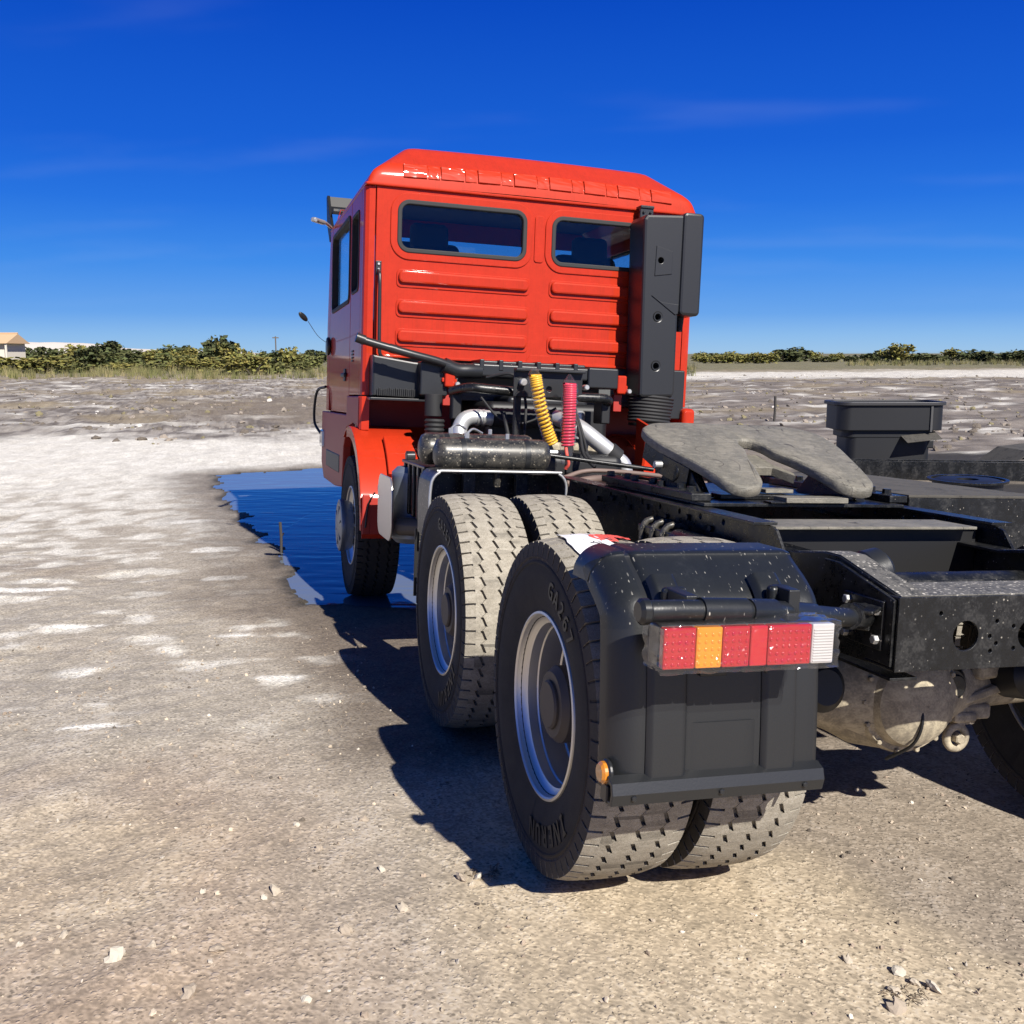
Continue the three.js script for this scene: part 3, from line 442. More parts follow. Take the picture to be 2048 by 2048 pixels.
// ---- rear mudguard with lamp bar
{ const X0 = -1.245, X1 = -.695;
  // side profile (z, y): over the tyre, down the back, lip at the bottom
  const prof = [[.30, 1.058], [.40, 1.058], [.43, 1.053], [.445, 1.04], [.515, .998], [.56, .957], [.578, .90], [.590, .80], [.600, .68], [.606, .57], [.608, .525]];
  const curve = new THREE.CatmullRomCurve3(prof.map(q => new THREE.Vector3(0, q[1], q[0])), false, 'catmullrom', .5);
  const sheet = (x0, x1, f0, f1, off, edge = .045, nx = 26, nv = 40, drop = true) => { // shell with rounded side edges; off = height above the base surface
    const P = [], I = [], row = nx + 1;
    for (let j = 0; j <= nv; j++) { const f = mix(f0, f1, j / nv), q = curve.getPoint(f), t = curve.getTangent(f), ny = t.z, nz = -t.y; // outward normal
      for (let i = 0; i <= nx; i++) { const u = i / nx, x = mix(x0, x1, u), d = x0 === X0 ? x - x0 : Math.min(x - x0, x1 - x), k = drop && d < edge ? edge - Math.sqrt(Math.max(0, edge * edge - (edge - d) * (edge - d))) : 0; const o = off - k; P.push(x, q.y + ny * o, q.z + nz * o); } }
    for (let j = 0; j < nv; j++) for (let i = 0; i < nx; i++) { const a = j * row + i; I.push(a, a + row, a + 1, a + 1, a + row, a + row + 1); }
    const g = new THREE.BufferGeometry(); g.setAttribute('position', new THREE.BufferAttribute(new Float32Array(P), 3)); g.setIndex(I); g.computeVertexNormals(); return g.toNonIndexed(); };
  const spread = (x0, x1, e, n) => null;
  const sidePl = curve.getPoints(30).slice(6).map(v => [v.z, v.y]);
  const lip = (x) => EX(thick(sidePl.map(q => [q[0] - .045, q[1] - .03]), .035), 'x', x - .004, x + .004, .001);
  const guard = part('rear_mudguard', [sheet(X0, X0 + .08, 0, .6, 0, .078, 20, 30, true), sheet(X0 + .084, X1, 0, .6, .0, .03, 30, 30, true)], M.plastMud);
  mesh('lower_shell', [sheet(X0, X0 + .08, .6, 1, 0, .078, 20, 30, true), sheet(X0 + .084, X1, .6, 1, .0, .03, 30, 30, true), sheet(X0 + .07, X0 + .1, 0, 1, -.008, .02, 2, 44, false), lip(X1 - .004)], M.plast, guard);
  for (const [a, b] of [[-1.163, -1.062], [-.868, -.775]]) mesh('raised_strap', [sheet(a, b, .62, .985, .016, .012, 12, 30), sheet(a - .006, b + .006, .62, .985, .004, .004, 4, 30)], M.plast, guard);
  mesh('raised_panel', [sheet(-1.055, -.875, .80, .965, .004, .006, 8, 12)], M.plast, guard);
  mesh('bottom_bar', [EX(thick([[.604, .565], [.628, .556], [.634, .535], [.628, .512], [.612, .508]], .012), 'x', X0 - .008, X1 - .012, .002), ...[-1.2, -.98, -.76].map(x => hexBolt(.007, .01, 'z', x, .525, .638))], M.plast, guard);
  mesh('bottom_bar', BB(X0 - .004, X1 - .02, .553, .562, .596, .628, .003), M.plast, guard);
  each('mounting_pad', [[-1.146, -1.072], [-.882, -.80]].map(([a, b]) => sheet(a, b, .40, .56, .026, .018, 10, 10)), M.plastMud, guard);
  each('clamp', [[-1.108, 0], [-.838, 0]].map(([x]) => BB(x - .03, x + .03, .945, 1.0, .582, .612, .012, 3)), M.plastMud, guard);
  each('bolt', [-1.108, -.838].map(x => CY(.0085, .008, 'z', x, .978, .616, { seg: 14, rx: -.2 })), M.galv, guard);
  mesh('side_marker', [CY(.026, .02, 'x', X0 - .008, .568, .578, { seg: 28, c: .008 })], M.amber, guard);
  mesh('marker_bracket', [CY(.031, .012, 'x', X0 + .002, .568, .578, { seg: 28 }), BB(X0 - .006, X0 + .01, .50, .545, .56, .6, .005)], M.plast, guard);
  for (const x of [-1.0, -.83]) mesh('handle_slot', BB(x - .035, x + .035, .79, .812, .592, .606, .004), M.plastMud, guard);
  // tube that carries guard and lamp, bent towards the rail
  const path = [[-1.236, .972, .72], [-1.16, .972, .72], [-1.0, .966, .71], [-.9, .956, .675], [-.8, .936, .612], [-.7, .916, .56], [-.58, .895, .495], [-.52, .888, .46]];
  const bar = part('lamp_bar', [TU(path, .024, { rs: 18, seg: 60 }), CY(.029, .03, 'x', -1.236, .972, .72, { seg: 24, c: .008 })], M.plastMud);
  mesh('sleeve', [TU([[-1.105, .971, .719], [-.99, .9655, .709]], .0285, { rs: 18 }), TU([[-.985, .9652, .708], [-.9, .956, .675]], .0275, { rs: 18 }), TU([[-.84, .943, .635], [-.73, .923, .577]], .027, { rs: 18 })], M.plastMud, bar);
  mesh('clamp_socket', [TU([[-.56, .893, .482], [-.435, .872, .385]], .034, { rs: 20 }), B(.012, .07, .05, -.47, .875, .41, { ry: .65, r: .004 }), B(.10, .01, .07, -.49, .905, .45, { ry: .65, r: .004 })], M.frame, bar);
  mesh('flange_plate', [BB(-.446, -.437, .795, .925, .295, .465, .003)], M.frame, bar);
  each('bolt', [[.318, .905], [.445, .898], [.448, .822], [.318, .815]].map(q => hexBolt(.0125, .016, 'x', -.452, q[1], q[0])), M.galv, bar);
  mesh('bracket', [BB(-1.13, -1.10, .935, 1.0, .60, .70, .004), BB(-.85, -.82, .935, 1.0, .58, .66, .004)], M.plast, bar);
  // combination lamp still wrapped in clear film
  const L0 = -1.210, L1 = -.798, Y0 = .853, Y1 = .948, ZB = .69, ZF = .768;
  const lamp = part('tail_lamp', [BB(L0, L1, Y0, Y1, ZB, ZF - .02, .008), B(.05, .05, .08, -1.12, .88, .66), B(.05, .05, .08, -.85, .9, .66)], M.plast);
  const seg = [['red_lens', M.lensRed, L0, -1.134, 1], ['amber_lens', M.lensAmber, -1.134, -1.072, 1], ['red_lens', M.lensRed, -1.072, -1.006, 1], ['red_lens', M.lensDeep, -1.006, -.963, 0], ['red_lens', M.lensRed, -.963, -.855, 1], ['clear_lens', M.lensWhite, -.855, L1, 2]];
  for (const [nm, mt, a, b, k] of seg) { const gs = [BB(a + .0006, b - .0006, Y0 + .003, Y1 - .003, ZF - .022, ZF, .004)]; 
    if (k === 1) for (let r = 0; r < 5; r++) { const nC = Math.round((b - a - .01) / .0135); for (let c = 0; c < nC; c++) { const d = new THREE.SphereGeometry(.0046, 8, 4, 0, Math.PI * 2, 0, Math.PI / 2); d.rotateX(Math.PI / 2); d.scale(1, 1, .45); d.translate(a + (c + .5) * (b - a) / nC, Y0 + .013 + r * .0158, ZF - .0004); gs.push(d); } }
    if (k === 2) for (let r = 0; r < 12; r++) gs.push(BB(a + .004, b - .004, Y0 + .008 + r * .0063, Y0 + .011 + r * .0063, ZF - .002, ZF + .0018, .0008, 1));
    mesh(nm, gs, mt, lamp); }
  { const g = new THREE.BoxGeometry(L1 - L0 + .014, Y1 - Y0 + .010, ZF - ZB + .012, 60, 14, 6), p = g.attributes.position; for (let i = 0; i < p.count; i++) { const x = p.getX(i), y = p.getY(i), z = p.getZ(i); const w = .003 * n2(x * 14, y * 70 + z * 30) + .002 * n2(x * 40 + 4, y * 140); p.setXYZ(i, x * (1 + .02 * n2(y * 40, z * 9)) - (x < -.2 ? .006 * Math.abs(n2(y * 30, 3)) : 0), y + w * .8, z + w); } g.computeVertexNormals(); mesh('clear_film', xf(toCreasedNormals(g, .9), (L0 + L1) / 2, (Y0 + Y1) / 2, (ZB + ZF) / 2 + .003), M.film, lamp); }
}
// ---- mudguard ahead of the middle axle with the air tanks above it
{ const x0 = -1.165, x1 = -.515, c = .07, pl = [[x0, .78], [x0 - .004, .95], ...arc(x0 + c, 1.02, c, 178, 92, 6).map(q => [q[0], q[1]]), ...arc(x1 - c, 1.02, c, 88, 2, 6), [x1, .97]];
  const g = part('middle_mudguard', [EX(thick(pl, .008), 'z', -2.06, -1.80, .001), BB(x0 + .005, x1 - .005, .70, 1.06, -2.07, -2.058, .002)], M.tank);
  mesh('rim_edge', TU(pl.map(q => [q[0], q[1], -1.80]), .007, { rs: 8, seg: 60 }), M.galv, g);
  mesh('mud_flap', EX(shp([[x0 - .01, .79], [x0 + .13, .83], [x0 + .13, .46], [x0 - .01, .46]]), 'z', -2.10, -2.085, .002), M.black, g);
  each('stay', [BB(-.98, -.92, .94, 1.075, -1.98, -1.94, .004), BB(-.72, -.66, .94, 1.075, -1.98, -1.94, .004), TU([[-.84, 1.02, -1.86], [-.84, 1.085, -1.84]], .018)], M.tank, g);
  for (const [z, y, a, b] of [[-2.0, 1.157, -1.115, -.54], [-2.19, 1.172, -1.15, -.56]]) { const t = part('air_tank', [LX([[a, .001], [a + .004, .04], [a + .016, .066], [a + .036, .0775], [a + .05, .0785], [b - .05, .0785], [b - .036, .0775], [b - .016, .066], [b - .004, .04], [b, .001]], 40, .7).translate(0, y, z)], M.tank);
    each('strap', [a + .12, b - .14].map(x => LX([[x, .0785], [x, .0805], [x + .025, .0805], [x + .025, .0785]], 36).translate(0, y, z)), M.blackSteel, t);
    each('fitting', [hexBolt(.012, .03, 'y', a + .16, y + .088, z), hexBolt(.01, .03, 'y', a + .36, y + .088, z), CY(.012, .05, 'x', b + .02, y + .02, z, { seg: 10 }), TU([[a + .16, y + .1, z], [a + .2, y + .12, z - .04], [a + .26, y + .1, z - .1]], .006, { rs: 6 })], M.galv, t); }
}
// ---- rear part of the front wing, muffler shield, battery box, exhaust
{ const cz = AX[2], cy = HUBY, x0 = -1.235, x1 = -.84;
  const archPl = [...arc(cz, cy, .665, 118, 8, 20), [cz + .668, cy + .0]].map(q => [q[0], q[1]]);
  const w = part('front_wing', [EX(thick(archPl, .008), 'x', x0, x1, .002), EX(shp([...arc(cz, cy, .668, 100, 4, 16), ...arc(cz, cy, .60, 4, 100, 16)]), 'x', x0 - .004, x0 + .006, .002)], M.red);
  mesh('wing_step', [EX(thick(arc(cz, cy, .690, 62, 34, 8), .03), 'x', -1.06, x1 + .004, .006)], M.red, w);
  mesh('splash_flap', [BB(x0 + .002, x0 + .25, .575, .80, -3.482, -3.47, .004), BB(x0 + .004, x0 + .05, .575, .82, -3.50, -3.468, .006)], M.redDull, w);
  mesh('stay', TU([[-1.17, .84, -3.40], [-1.2, .76, -3.45], [-1.215, .62, -3.455]], .006, { rs: 6 }), M.black, w);
  const sh = part('muffler', [CY(.125, .42, 'y', -1.04, .83, -2.83, { seg: 36, c: .03 }), BB(-1.17, -1.0, .86, .90, -3.3, -2.95, .006)], std(rgb(.22, .25, .30), .45, .6));
  mesh('heat_shield', EX(shp(rr(-3.06, -2.60, .645, .99, .09, 8)), 'x', -1.205, -1.196, .003), M.shield, sh);
  mesh('tail_pipe', xf(LX([[-.09, .042], [-.09, .048], [.10, .048], [.10, .042], [-.09, .042]], 32).rotateY(-.9).rotateZ(.1), -1.09, .735, -2.58), M.hub, sh);
  const bt = part('battery_box', [BB(-1.07, -.62, .80, 1.06, -2.86, -2.30, .012)], M.plast);
  for (let i = 0; i < 5; i++) mesh('rib', BB(-1.10, -1.062, .79, 1.075, -2.85 + i * .125, -2.815 + i * .125, .008), M.frame, bt);
  mesh('lid', BB(-1.10, -.6, 1.06, 1.078, -2.9, -2.28, .006), M.plast, bt);
  each('terminal', [CY(.03, .05, 'x', -1.06, 1.095, -2.86, { seg: 20 }), CY(.02, .04, 'y', -.98, 1.095, -2.8)], M.blackSteel, bt);
  part('air_drier', [CY(.055, .2, 'y', -1.0, .66, -2.45, { seg: 24, c: .02 }), CY(.04, .1, 'y', -.98, .52, -2.45, { seg: 20, c: .012 })], M.black);
}
// ---- engine and pipes behind the cab
{ const e = part('engine', [BB(-.42, .42, .62, 1.42, -5.4, -3.62, .05, 3), BB(-.33, .33, .66, 1.12, -3.64, -3.1, .06, 3), BB(-.26, .26, .66, .98, -3.15, -2.6, .06, 3), CY(.2, .5, 'z', 0, .82, -2.8, { seg: 30, c: .04 })], M.black);
  mesh('valve_cover', BB(-.26, .3, 1.38, 1.46, -5.2, -3.7, .03, 3), M.blackSteel, e);
  mesh('bell_housing', BB(-.36, .36, .76, 1.18, -3.75, -3.6, .05), M.axle, e);
  const p1 = part('charge_air_pipe', TU([[-.655, 1.02, -3.36], [-.657, 1.19, -3.38], [-.652, 1.25, -3.40], [-.62, 1.30, -3.41], [-.56, 1.318, -3.42], [-.45, 1.316, -3.42]], .048, { rs: 20, seg: 40 }), M.alu);
  mesh('hose_clamp', [[-.545, .052], [-.51, .053], [-.46, .051]].map(([x, r]) => LX([[x, r - .004], [x, r], [x + .014, r], [x + .014, r - .004]], 30).translate(0, 1.316, -3.42)), M.galv, p1);
  part('rubber_hose', LX(Array.from({ length: 34 }, (_, i) => [-.53 + i * .0175, .058 + (i % 2) * .004]), 30, 1).translate(0, 1.318, -3.45), M.rubber);
  const p2 = part('charge_air_pipe', TU([[-.02, 1.33, -3.43], [.03, 1.31, -3.35], [.09, 1.265, -3.25], [.17, 1.20, -3.2], [.29, 1.11, -3.18]], .052, { rs: 20, seg: 40 }), M.alu);
  mesh('hose_joint', TU([[.25, 1.14, -3.18], [.31, 1.095, -3.18]], .06, { rs: 20 }), M.rubber, p2);
  mesh('lower_pipe', TU([[.31, 1.095, -3.18], [.36, 1.04, -3.17], [.38, .9, -3.17]], .046, { rs: 18 }), M.alu, p2);
  const cr = part('cab_cross_tube', TU([[-.70, 1.47, -3.45], [-.62, 1.495, -3.34], [-.5, 1.49, -3.3], [-.02, 1.465, -3.3], [.25, 1.46, -3.3], [.3, 1.44, -3.33]], .03, { rs: 16, seg: 50 }), M.frame);
  mesh('tube_bracket', [BB(-.70, -.64, 1.30, 1.5, -3.5, -3.42, .01), BB(.26, .32, 1.3, 1.48, -3.5, -3.35, .01)], M.black, cr);
  const hb = part('hose_bracket', [EX(shp([[-.42, 1.452], [-.30, 1.45], [-.05, 1.458], [.01, 1.475], [.01, 1.605], [-.42, 1.61]], [circ(-.36, 1.54, .02), circ(-.2, 1.50, .018)]), 'z', -3.06, -3.05, .002), BB(-.42, .01, 1.60, 1.615, -3.06, -3.0, .003)], M.blackSteel);
  mesh('coupling', [CY(.022, .05, 'z', -.37, 1.535, -3.03, { seg: 16 }), CY(.016, .06, 'z', .03, 1.52, -3.05, { seg: 14 })], M.galv, hb);
  part('bracket_post', [BB(-.40, -.36, 1.0, 1.46, -3.12, -3.08, .006), BB(-.06, -.02, 1.0, 1.46, -3.12, -3.08, .006)], M.black);
  // coiled air hoses in clear sleeves
  const coil = (nm, pts, r, mt, turns, tail) => { const cv = new THREE.CatmullRomCurve3(pts.map(q => new THREE.Vector3(...q))), out = [], up = new THREE.Vector3(0, 0, 1);
    for (let i = 0; i <= turns * 14; i++) { const t = i / (turns * 14), c = cv.getPoint(t), tg = cv.getTangent(t), a = new THREE.Vector3().crossVectors(tg, up).normalize(), b = new THREE.Vector3().crossVectors(tg, a), th = t * turns * 2 * Math.PI; out.push(c.add(a.multiplyScalar(Math.cos(th) * r)).add(b.multiplyScalar(Math.sin(th) * r))); }
    const h = part(nm, new THREE.TubeGeometry(new THREE.CatmullRomCurve3(out), turns * 14, .0075, 7), mt);
    const sl = new THREE.TubeGeometry(cv, 40, r + .0125, 18), p = sl.attributes.position; for (let i = 0; i < p.count; i++) { const k = .0035 * n2(p.getX(i) * 30, p.getY(i) * 45) ; p.setX(i, p.getX(i) + k); p.setZ(i, p.getZ(i) + k); } sl.computeVertexNormals(); mesh('clear_sleeve', [sl, ...tail], M.film, h); return h; };
  const cone = (x, y, z, r0, r1, h) => { const g = new THREE.CylinderGeometry(r0, r1, h, 14, 3, true); return g.translate(x, y, z); };
  coil('yellow_air_hose', [[-.338, 1.575, -2.9], [-.324, 1.51, -2.9], [-.295, 1.39, -2.9], [-.254, 1.27, -2.9], [-.217, 1.185, -2.9]], .030, M.yellow, 21, [cone(-.343, 1.597, -2.9, .012, .04, .045)]);
  const rh = coil('red_air_hose', [[-.125, 1.535, -2.9], [-.122, 1.45, -2.9], [-.121, 1.32, -2.9], [-.123, 1.175, -2.9]], .034, M.pink, 24, [cone(-.127, 1.565, -2.9, .006, .044, .05), cone(-.126, 1.12, -2.9, .044, .03, .11)]);
  mesh('hose_end', TU([[-.14, 1.165, -2.88], [-.135, 1.12, -2.87], [-.12, 1.07, -2.88], [-.128, 1.04, -2.9]], .011, { rs: 8 }), M.paperR, rh);
  part('cable', [TU([[-.52, 1.56, -3.3], [-.4, 1.585, -3.2], [-.34, 1.53, -3.18], [-.31, 1.4, -3.15], [-.33, 1.22, -3.1]], .009, { rs: 7 }), TU([[-.55, 1.44, -3.3], [-.46, 1.33, -3.25], [-.36, 1.29, -3.2], [-.25, 1.31, -3.2], [-.1, 1.39, -3.2]], .0075, { rs: 7 })], M.rubber);
  part('cable', [TU([[.0, 1.42, -3.2], [.03, 1.25, -3.12], [.02, 1.12, -3.0], [.06, 1.05, -2.9], [.03, 1.13, -3.0]], .012, { rs: 7 }), TU([[.02, 1.4, -3.2], [.05, 1.22, -3.1], [.035, 1.08, -2.95]], .010, { rs: 7 }), TU([[-.43, 1.35, -3.2], [-.41, 1.15, -3.1], [-.4, 1.04, -3.0]], .012, { rs: 7 })], M.rubber);
  part('linkage_rod', [TU([[-.38, 1.135, -2.6], [.27, 1.066, -2.55]], .013, { rs: 10 }), CY(.016, .1, 'y', .3, 1.06, -2.55, { seg: 10 })], M.frame);
  part('hydraulic_pipe', [TU([[-.38, 1.03, -2.25], [-.2, 1.07, -2.3], [.1, 1.06, -2.2], [.35, 1.03, -2.05]], .012, { rs: 8 }), TU([[-.42, 1.02, -2.05], [-.25, 1.05, -2.0], [-.1, 1.04, -1.8]], .02, { rs: 8 })], std(rgb(.17, .12, .10), .6));
  part('deck_plate', [BB(-.36, -.05, 1.01, 1.018, -2.15, -1.62, .003), BB(.0, .36, 1.01, 1.018, -2.15, -1.7, .003)], std(rgb(.14, .095, .08), .7));
  part('filter_canister', [CY(.04, .12, 'y', .16, 1.32, -3.5, { seg: 20, c: .012 }), CY(.032, .05, 'y', .16, 1.22, -3.5, { seg: 20 })], M.galv);
  part('intake_bellows', [LX(Array.from({ length: 15 }, (_, i) => [i * .014, .056 + (i % 2) * .009]), 28, 1).rotateZ(Math.PI / 2).translate(-.78, 1.10, -3.55), CY(.055, .14, 'y', -.78, 1.38, -3.6, { seg: 24 })], M.rubber);
}

// ---- cab
{ const ZR = -4.0, RW = 1.105, YG = 2.79;
  const wins = [[-.962, -.090, 2.372, 2.700], [.098, .962, 2.36, 2.685]];
  // rear wall with two window openings
  const wall = part('cab_rear_wall', [EX(shp([[-RW, 1.69], [RW, 1.69], [RW, YG - .012], [-RW, YG - .012]], wins.map(w => rr(w[0], w[1], w[2], w[3], .075, 8))), 'z', ZR - .05, ZR, .005)], M.red);
  for (const w of wins) {
    const ring = (o, i, r) => shp(rr(w[0] - o, w[1] + o, w[2] - o, w[3] + o, .075 + o, 10), [rr(w[0] + i, w[1] - i, w[2] + i, w[3] - i, .075 - i, 10)]);
    mesh('window_flange', EX(ring(.05, -.0, 0), 'z', ZR - .002, ZR + .010, .0045), M.red, wall);
    mesh('window_gasket', EX(ring(.006, .024, 0), 'z', ZR - .02, ZR + .016, .006), M.rubber, wall);
    mesh('window_pane', EX(shp(rr(w[0] + .012, w[1] - .012, w[2] + .012, w[3] - .012, .06, 8)), 'z', ZR - .012, ZR - .007, 0), M.glass, wall);
  }
  for (const [a, b] of [[-.965, -.05], [.088, .99]]) for (const y of [2.205, 2.012, 1.822]) {
    mesh('pressed_rib', [EX(shp(rr(a, b, y - .062, y + .054, .03, 5)), 'z', ZR - .004, ZR + .008, .004), EX(shp(rr(a + .012, b - .012, y - .034, y + .042, .03, 6)), 'z', ZR, ZR + .034, .012)], M.red, wall);
  }
  mesh('centre_rib', EX(shp(rr(-.028, .04, 2.37, 2.68, .02, 4)), 'z', ZR - .002, ZR + .008, .0035), M.red, wall);
  mesh('bottom_flange', [BB(-RW, .72, 1.683, 1.70, ZR - .03, ZR + .012, .004), EX([[-.06, 1.70], [.14, 1.70], [.11, 1.745], [-.03, 1.745]], 'z', ZR - .002, ZR + .006, .002)], M.red, wall);
  // roof: raised cap with sloping edges
  const hw = 1.172, z0 = -6.02, z1 = ZR + .012, Pf = [[0, 0], [.012, .05], [.04, .105], [.175, .215], [.285, .305], [.33, .322], [.5, .33], [2, .332]];
  const prof = d => { let k = 0; while (k < Pf.length - 2 && d > Pf[k + 1][0]) k++; const t = clamp((d - Pf[k][0]) / (Pf[k + 1][0] - Pf[k][0])); return mix(Pf[k][1], Pf[k + 1][1], t); };
  const profS = d => (prof(Math.max(0, d - .01)) + prof(d) * 2 + prof(d + .01)) / 4;
  const smin = (a, b, k) => { const h = clamp(.5 + .5 * (b - a) / k); return mix(b, a, h) - k * h * (1 - h); };
  const rearD = t => t < .04 ? t / .04 * .10 : t < .26 ? mix(.10, .30, (t - .04) / .22) : .30 + (t - .26);
  const roofY = (x, z) => { const d = smin(hw - Math.abs(x), rearD(Math.max(0, z1 - z)), .05); return YG + profS(Math.max(0, d)) - .022 * (x / 1.2) ** 2; };
  const lines = (a, b, n) => Array.from({ length: n + 1 }, (_, i) => { const t = i / n, s = .5 - .5 * Math.cos(Math.PI * t); return mix(a, b, mix(t, s, .75)); });
  { const X = lines(-hw, hw, 90), Z = lines(z0, z1, 80), pos = [], ix = []; for (const z of Z) for (const x of X) pos.push(x, roofY(x, z), z); const nx = X.length; for (let j = 0; j < Z.length - 1; j++) for (let i = 0; i < nx - 1; i++) { const a = j * nx + i; ix.push(a, a + nx, a + 1, a + 1, a + nx, a + nx + 1); }
    const g = new THREE.BufferGeometry(); g.setAttribute('position', new THREE.BufferAttribute(new Float32Array(pos), 3)); g.setIndex(ix); g.computeVertexNormals();
    const roof = part('cab_roof', [g.toNonIndexed(), EX(shp(rr(-hw - .006, hw + .006, YG - .014, YG + .004, .008, 3)), 'z', ZR - .04, ZR + .022, .006), BB(-hw - .008, -hw + .02, YG - .014, YG + .004, -6.0, ZR, .005), BB(hw - .02, hw + .008, YG - .014, YG + .004, -6.0, ZR, .005)], M.red);
    // stepped panels on the rear slope
    let x = -.94, k = 0; while (x < 1.0) { const wd = k % 2 ? .085 : .165; if (x + wd > 1.02) break; const n = 6, m = 10, p2 = [], i2 = [], zA = z1 - .0075, zB = z1 - .040, tl = .010 * n2(k * 3.7, 1.3), tw = .006 * n2(k * 5.1, 9), off = k % 2 ? .005 : .012;
      for (let j = 0; j <= m; j++) for (let i = 0; i <= n; i++) { const xx = mix(x + .003, x + wd - .003, i === 0 ? 0 : i === n ? 1 : .03 + .94 * (i - 1) / (n - 2)), zz = mix(zA, zB, j === 0 ? 0 : j === m ? 1 : .03 + .94 * (j - 1) / (m - 2)), e = Math.min(i, n - i, j, m - j) === 0 ? -.004 : off; p2.push(xx, roofY(xx, zz) + e * .25, zz + e + tl * (j / m - .5) + tw * (i / n - .5) + .0022 * n2(xx * 34, j * .5 + k)); }
      for (let j = 0; j < m; j++) for (let i = 0; i < n; i++) { const a = j * (n + 1) + i; i2.push(a, a + 1, a + n + 1, a + 1, a + n + 2, a + n + 1); }
      const q = new THREE.BufferGeometry(); q.setAttribute('position', new THREE.BufferAttribute(new Float32Array(p2), 3)); q.setIndex(i2); q.computeVertexNormals(); mesh('roof_panel', toCreasedNormals(q.toNonIndexed(), .5), M.red, roof); x += wd; k++; }
  }
  // sides: corner post, rear quarter, door, each with its own gap
  for (const s of [-1, 1]) {
    const xo = s * 1.18, xi = s * 1.135, a = Math.min(xo, xi), b = Math.max(xo, xi);
    const post = part('corner_post', [EX(shp([[s * 1.112, ZR - .004], [s * 1.15, ZR - .006], [s * 1.172, ZR - .022], [s * 1.18, ZR - .05], [s * 1.18, ZR - .13], [s * 1.12, ZR - .13]].slice(0)), 'y', 1.43, YG - .016, .003)], M.red);
    mesh('lower_corner', [EX(shp([[s * 1.13, ZR + .03], [s * 1.178, ZR + .02], [s * 1.19, ZR], [s * 1.19, ZR - .2], [s * 1.13, ZR - .2]]), 'y', 1.20, 1.422, .004)], M.red, post);
    const q = part('rear_quarter_panel', EX(shp([[-4.134, 1.432], [-4.62, 1.432], [-4.62, 2.775], [-4.134, 2.775]], [rr(-4.575, -4.24, 2.13, 2.66, .05, 5)]), 'x', a, b, .006), M.red);
    mesh('side_pane', EX(shp(rr(-4.57, -4.245, 2.135, 2.655, .05, 5)), 'x', Math.min(s * 1.15, s * 1.155), Math.max(s * 1.15, s * 1.155), 0), M.glass, q);
    mesh('pane_gasket', EX(shp(rr(-4.58, -4.235, 2.125, 2.665, .05, 6), [rr(-4.56, -4.255, 2.145, 2.645, .045, 6)]), 'x', Math.min(s * 1.145, s * 1.186), Math.max(s * 1.145, s * 1.186), .004), M.rubber, q);
    mesh('vent_grille', Array.from({ length: 4 }, (_, i) => BB(Math.min(s * 1.178, s * 1.186), Math.max(s * 1.178, s * 1.186), 1.66 + i * .022, 1.672 + i * .022, -4.5, -4.42, .002)), M.black, q);
    const d = part('door', EX(shp([[-4.632, 1.30], [-5.75, 1.30], [-5.93, 1.5], [-5.93, 2.1], [-5.80, 2.775], [-4.632, 2.775]], [rr(-5.76, -4.70, 2.10, 2.69, .06, 5)]), 'x', a, b, .006), M.red);
    mesh('door_pane', EX(shp(rr(-5.755, -4.705, 2.105, 2.685, .05, 5)), 'x', Math.min(s * 1.15, s * 1.155), Math.max(s * 1.15, s * 1.155), 0), M.glass, d);
    mesh('window_frame', EX(shp(rr(-5.775, -4.685, 2.085, 2.705, .07, 6), [rr(-5.745, -4.715, 2.115, 2.675, .055, 6)]), 'x', Math.min(s * 1.14, s * 1.188), Math.max(s * 1.14, s * 1.188), .004), M.rubber, d);
    mesh('door_handle', [BB(Math.min(s * 1.18, s * 1.205), Math.max(s * 1.18, s * 1.205), 1.56, 1.59, -4.95, -4.75, .01), BB(Math.min(s * 1.178, s * 1.19), Math.max(s * 1.178, s * 1.19), 1.53, 1.62, -4.9, -4.8, .01)], M.black, d);
    part('front_pillar', [EX(shp([[-5.94, 1.3], [-6.12, 1.3], [-6.12, 2.0], [-5.98, 2.775], [-5.81, 2.775], [-5.942, 2.1]]), 'x', a, b, .006)], M.red);
    const sk = part('side_skirt', [EX(shp([[-4.02, 1.422], [-4.02, 1.21], [-4.28, 1.24], [-4.62, 1.2], [-4.78, 1.05], [-4.84, .75], [-5.3, .72], [-6.1, .72], [-6.3, .85], [-6.3, 1.29], [-4.64, 1.29], [-4.62, 1.422]]), 'x', Math.min(s * 1.135, s * 1.195), Math.max(s * 1.135, s * 1.195), .008)], M.redDull);
    mesh('step_recess', [BB(Math.min(s * 1.18, s * 1.2), Math.max(s * 1.18, s * 1.2), .84, .98, -5.9, -5.0, .01), BB(Math.min(s * 1.05, s * 1.16), Math.max(s * 1.05, s * 1.16), .62, .72, -5.1, -4.86, .012)], M.black, sk);
    mesh('wheel_arch_lining', EX(thick(arc(AX[2], HUBY, .60, 178, 60, 16), .01), 'x', Math.min(s * .85, s * 1.13), Math.max(s * .85, s * 1.13), .002), M.redDull, sk);
    mesh('corner_lamp', [BB(Math.min(s * 1.17, s * 1.215), Math.max(s * 1.17, s * 1.215), .98, 1.13, -6.32, -6.1, .02)], M.lensWhite, sk);
  }
  // front, floor, interior
  part('cab_front', [BB(-1.14, 1.14, .8, 2.03, -6.2, -6.1, .03), EX(shp([[-1.15, 2.78], [-1.10, 2.96], [1.10, 2.96], [1.15, 2.78], [1.17, 2.79], [1.0, 2.97], [.86, 3.09], [-.86, 3.09], [-1.0, 2.97], [-1.17, 2.79]]), 'z', -6.02, -5.98, .004)], M.red);
  part('windscreen', xf(new RoundedBoxGeometry(2.24, .98, .006, 1, .002), 0, 2.49, -6.05, .10), M.glass);
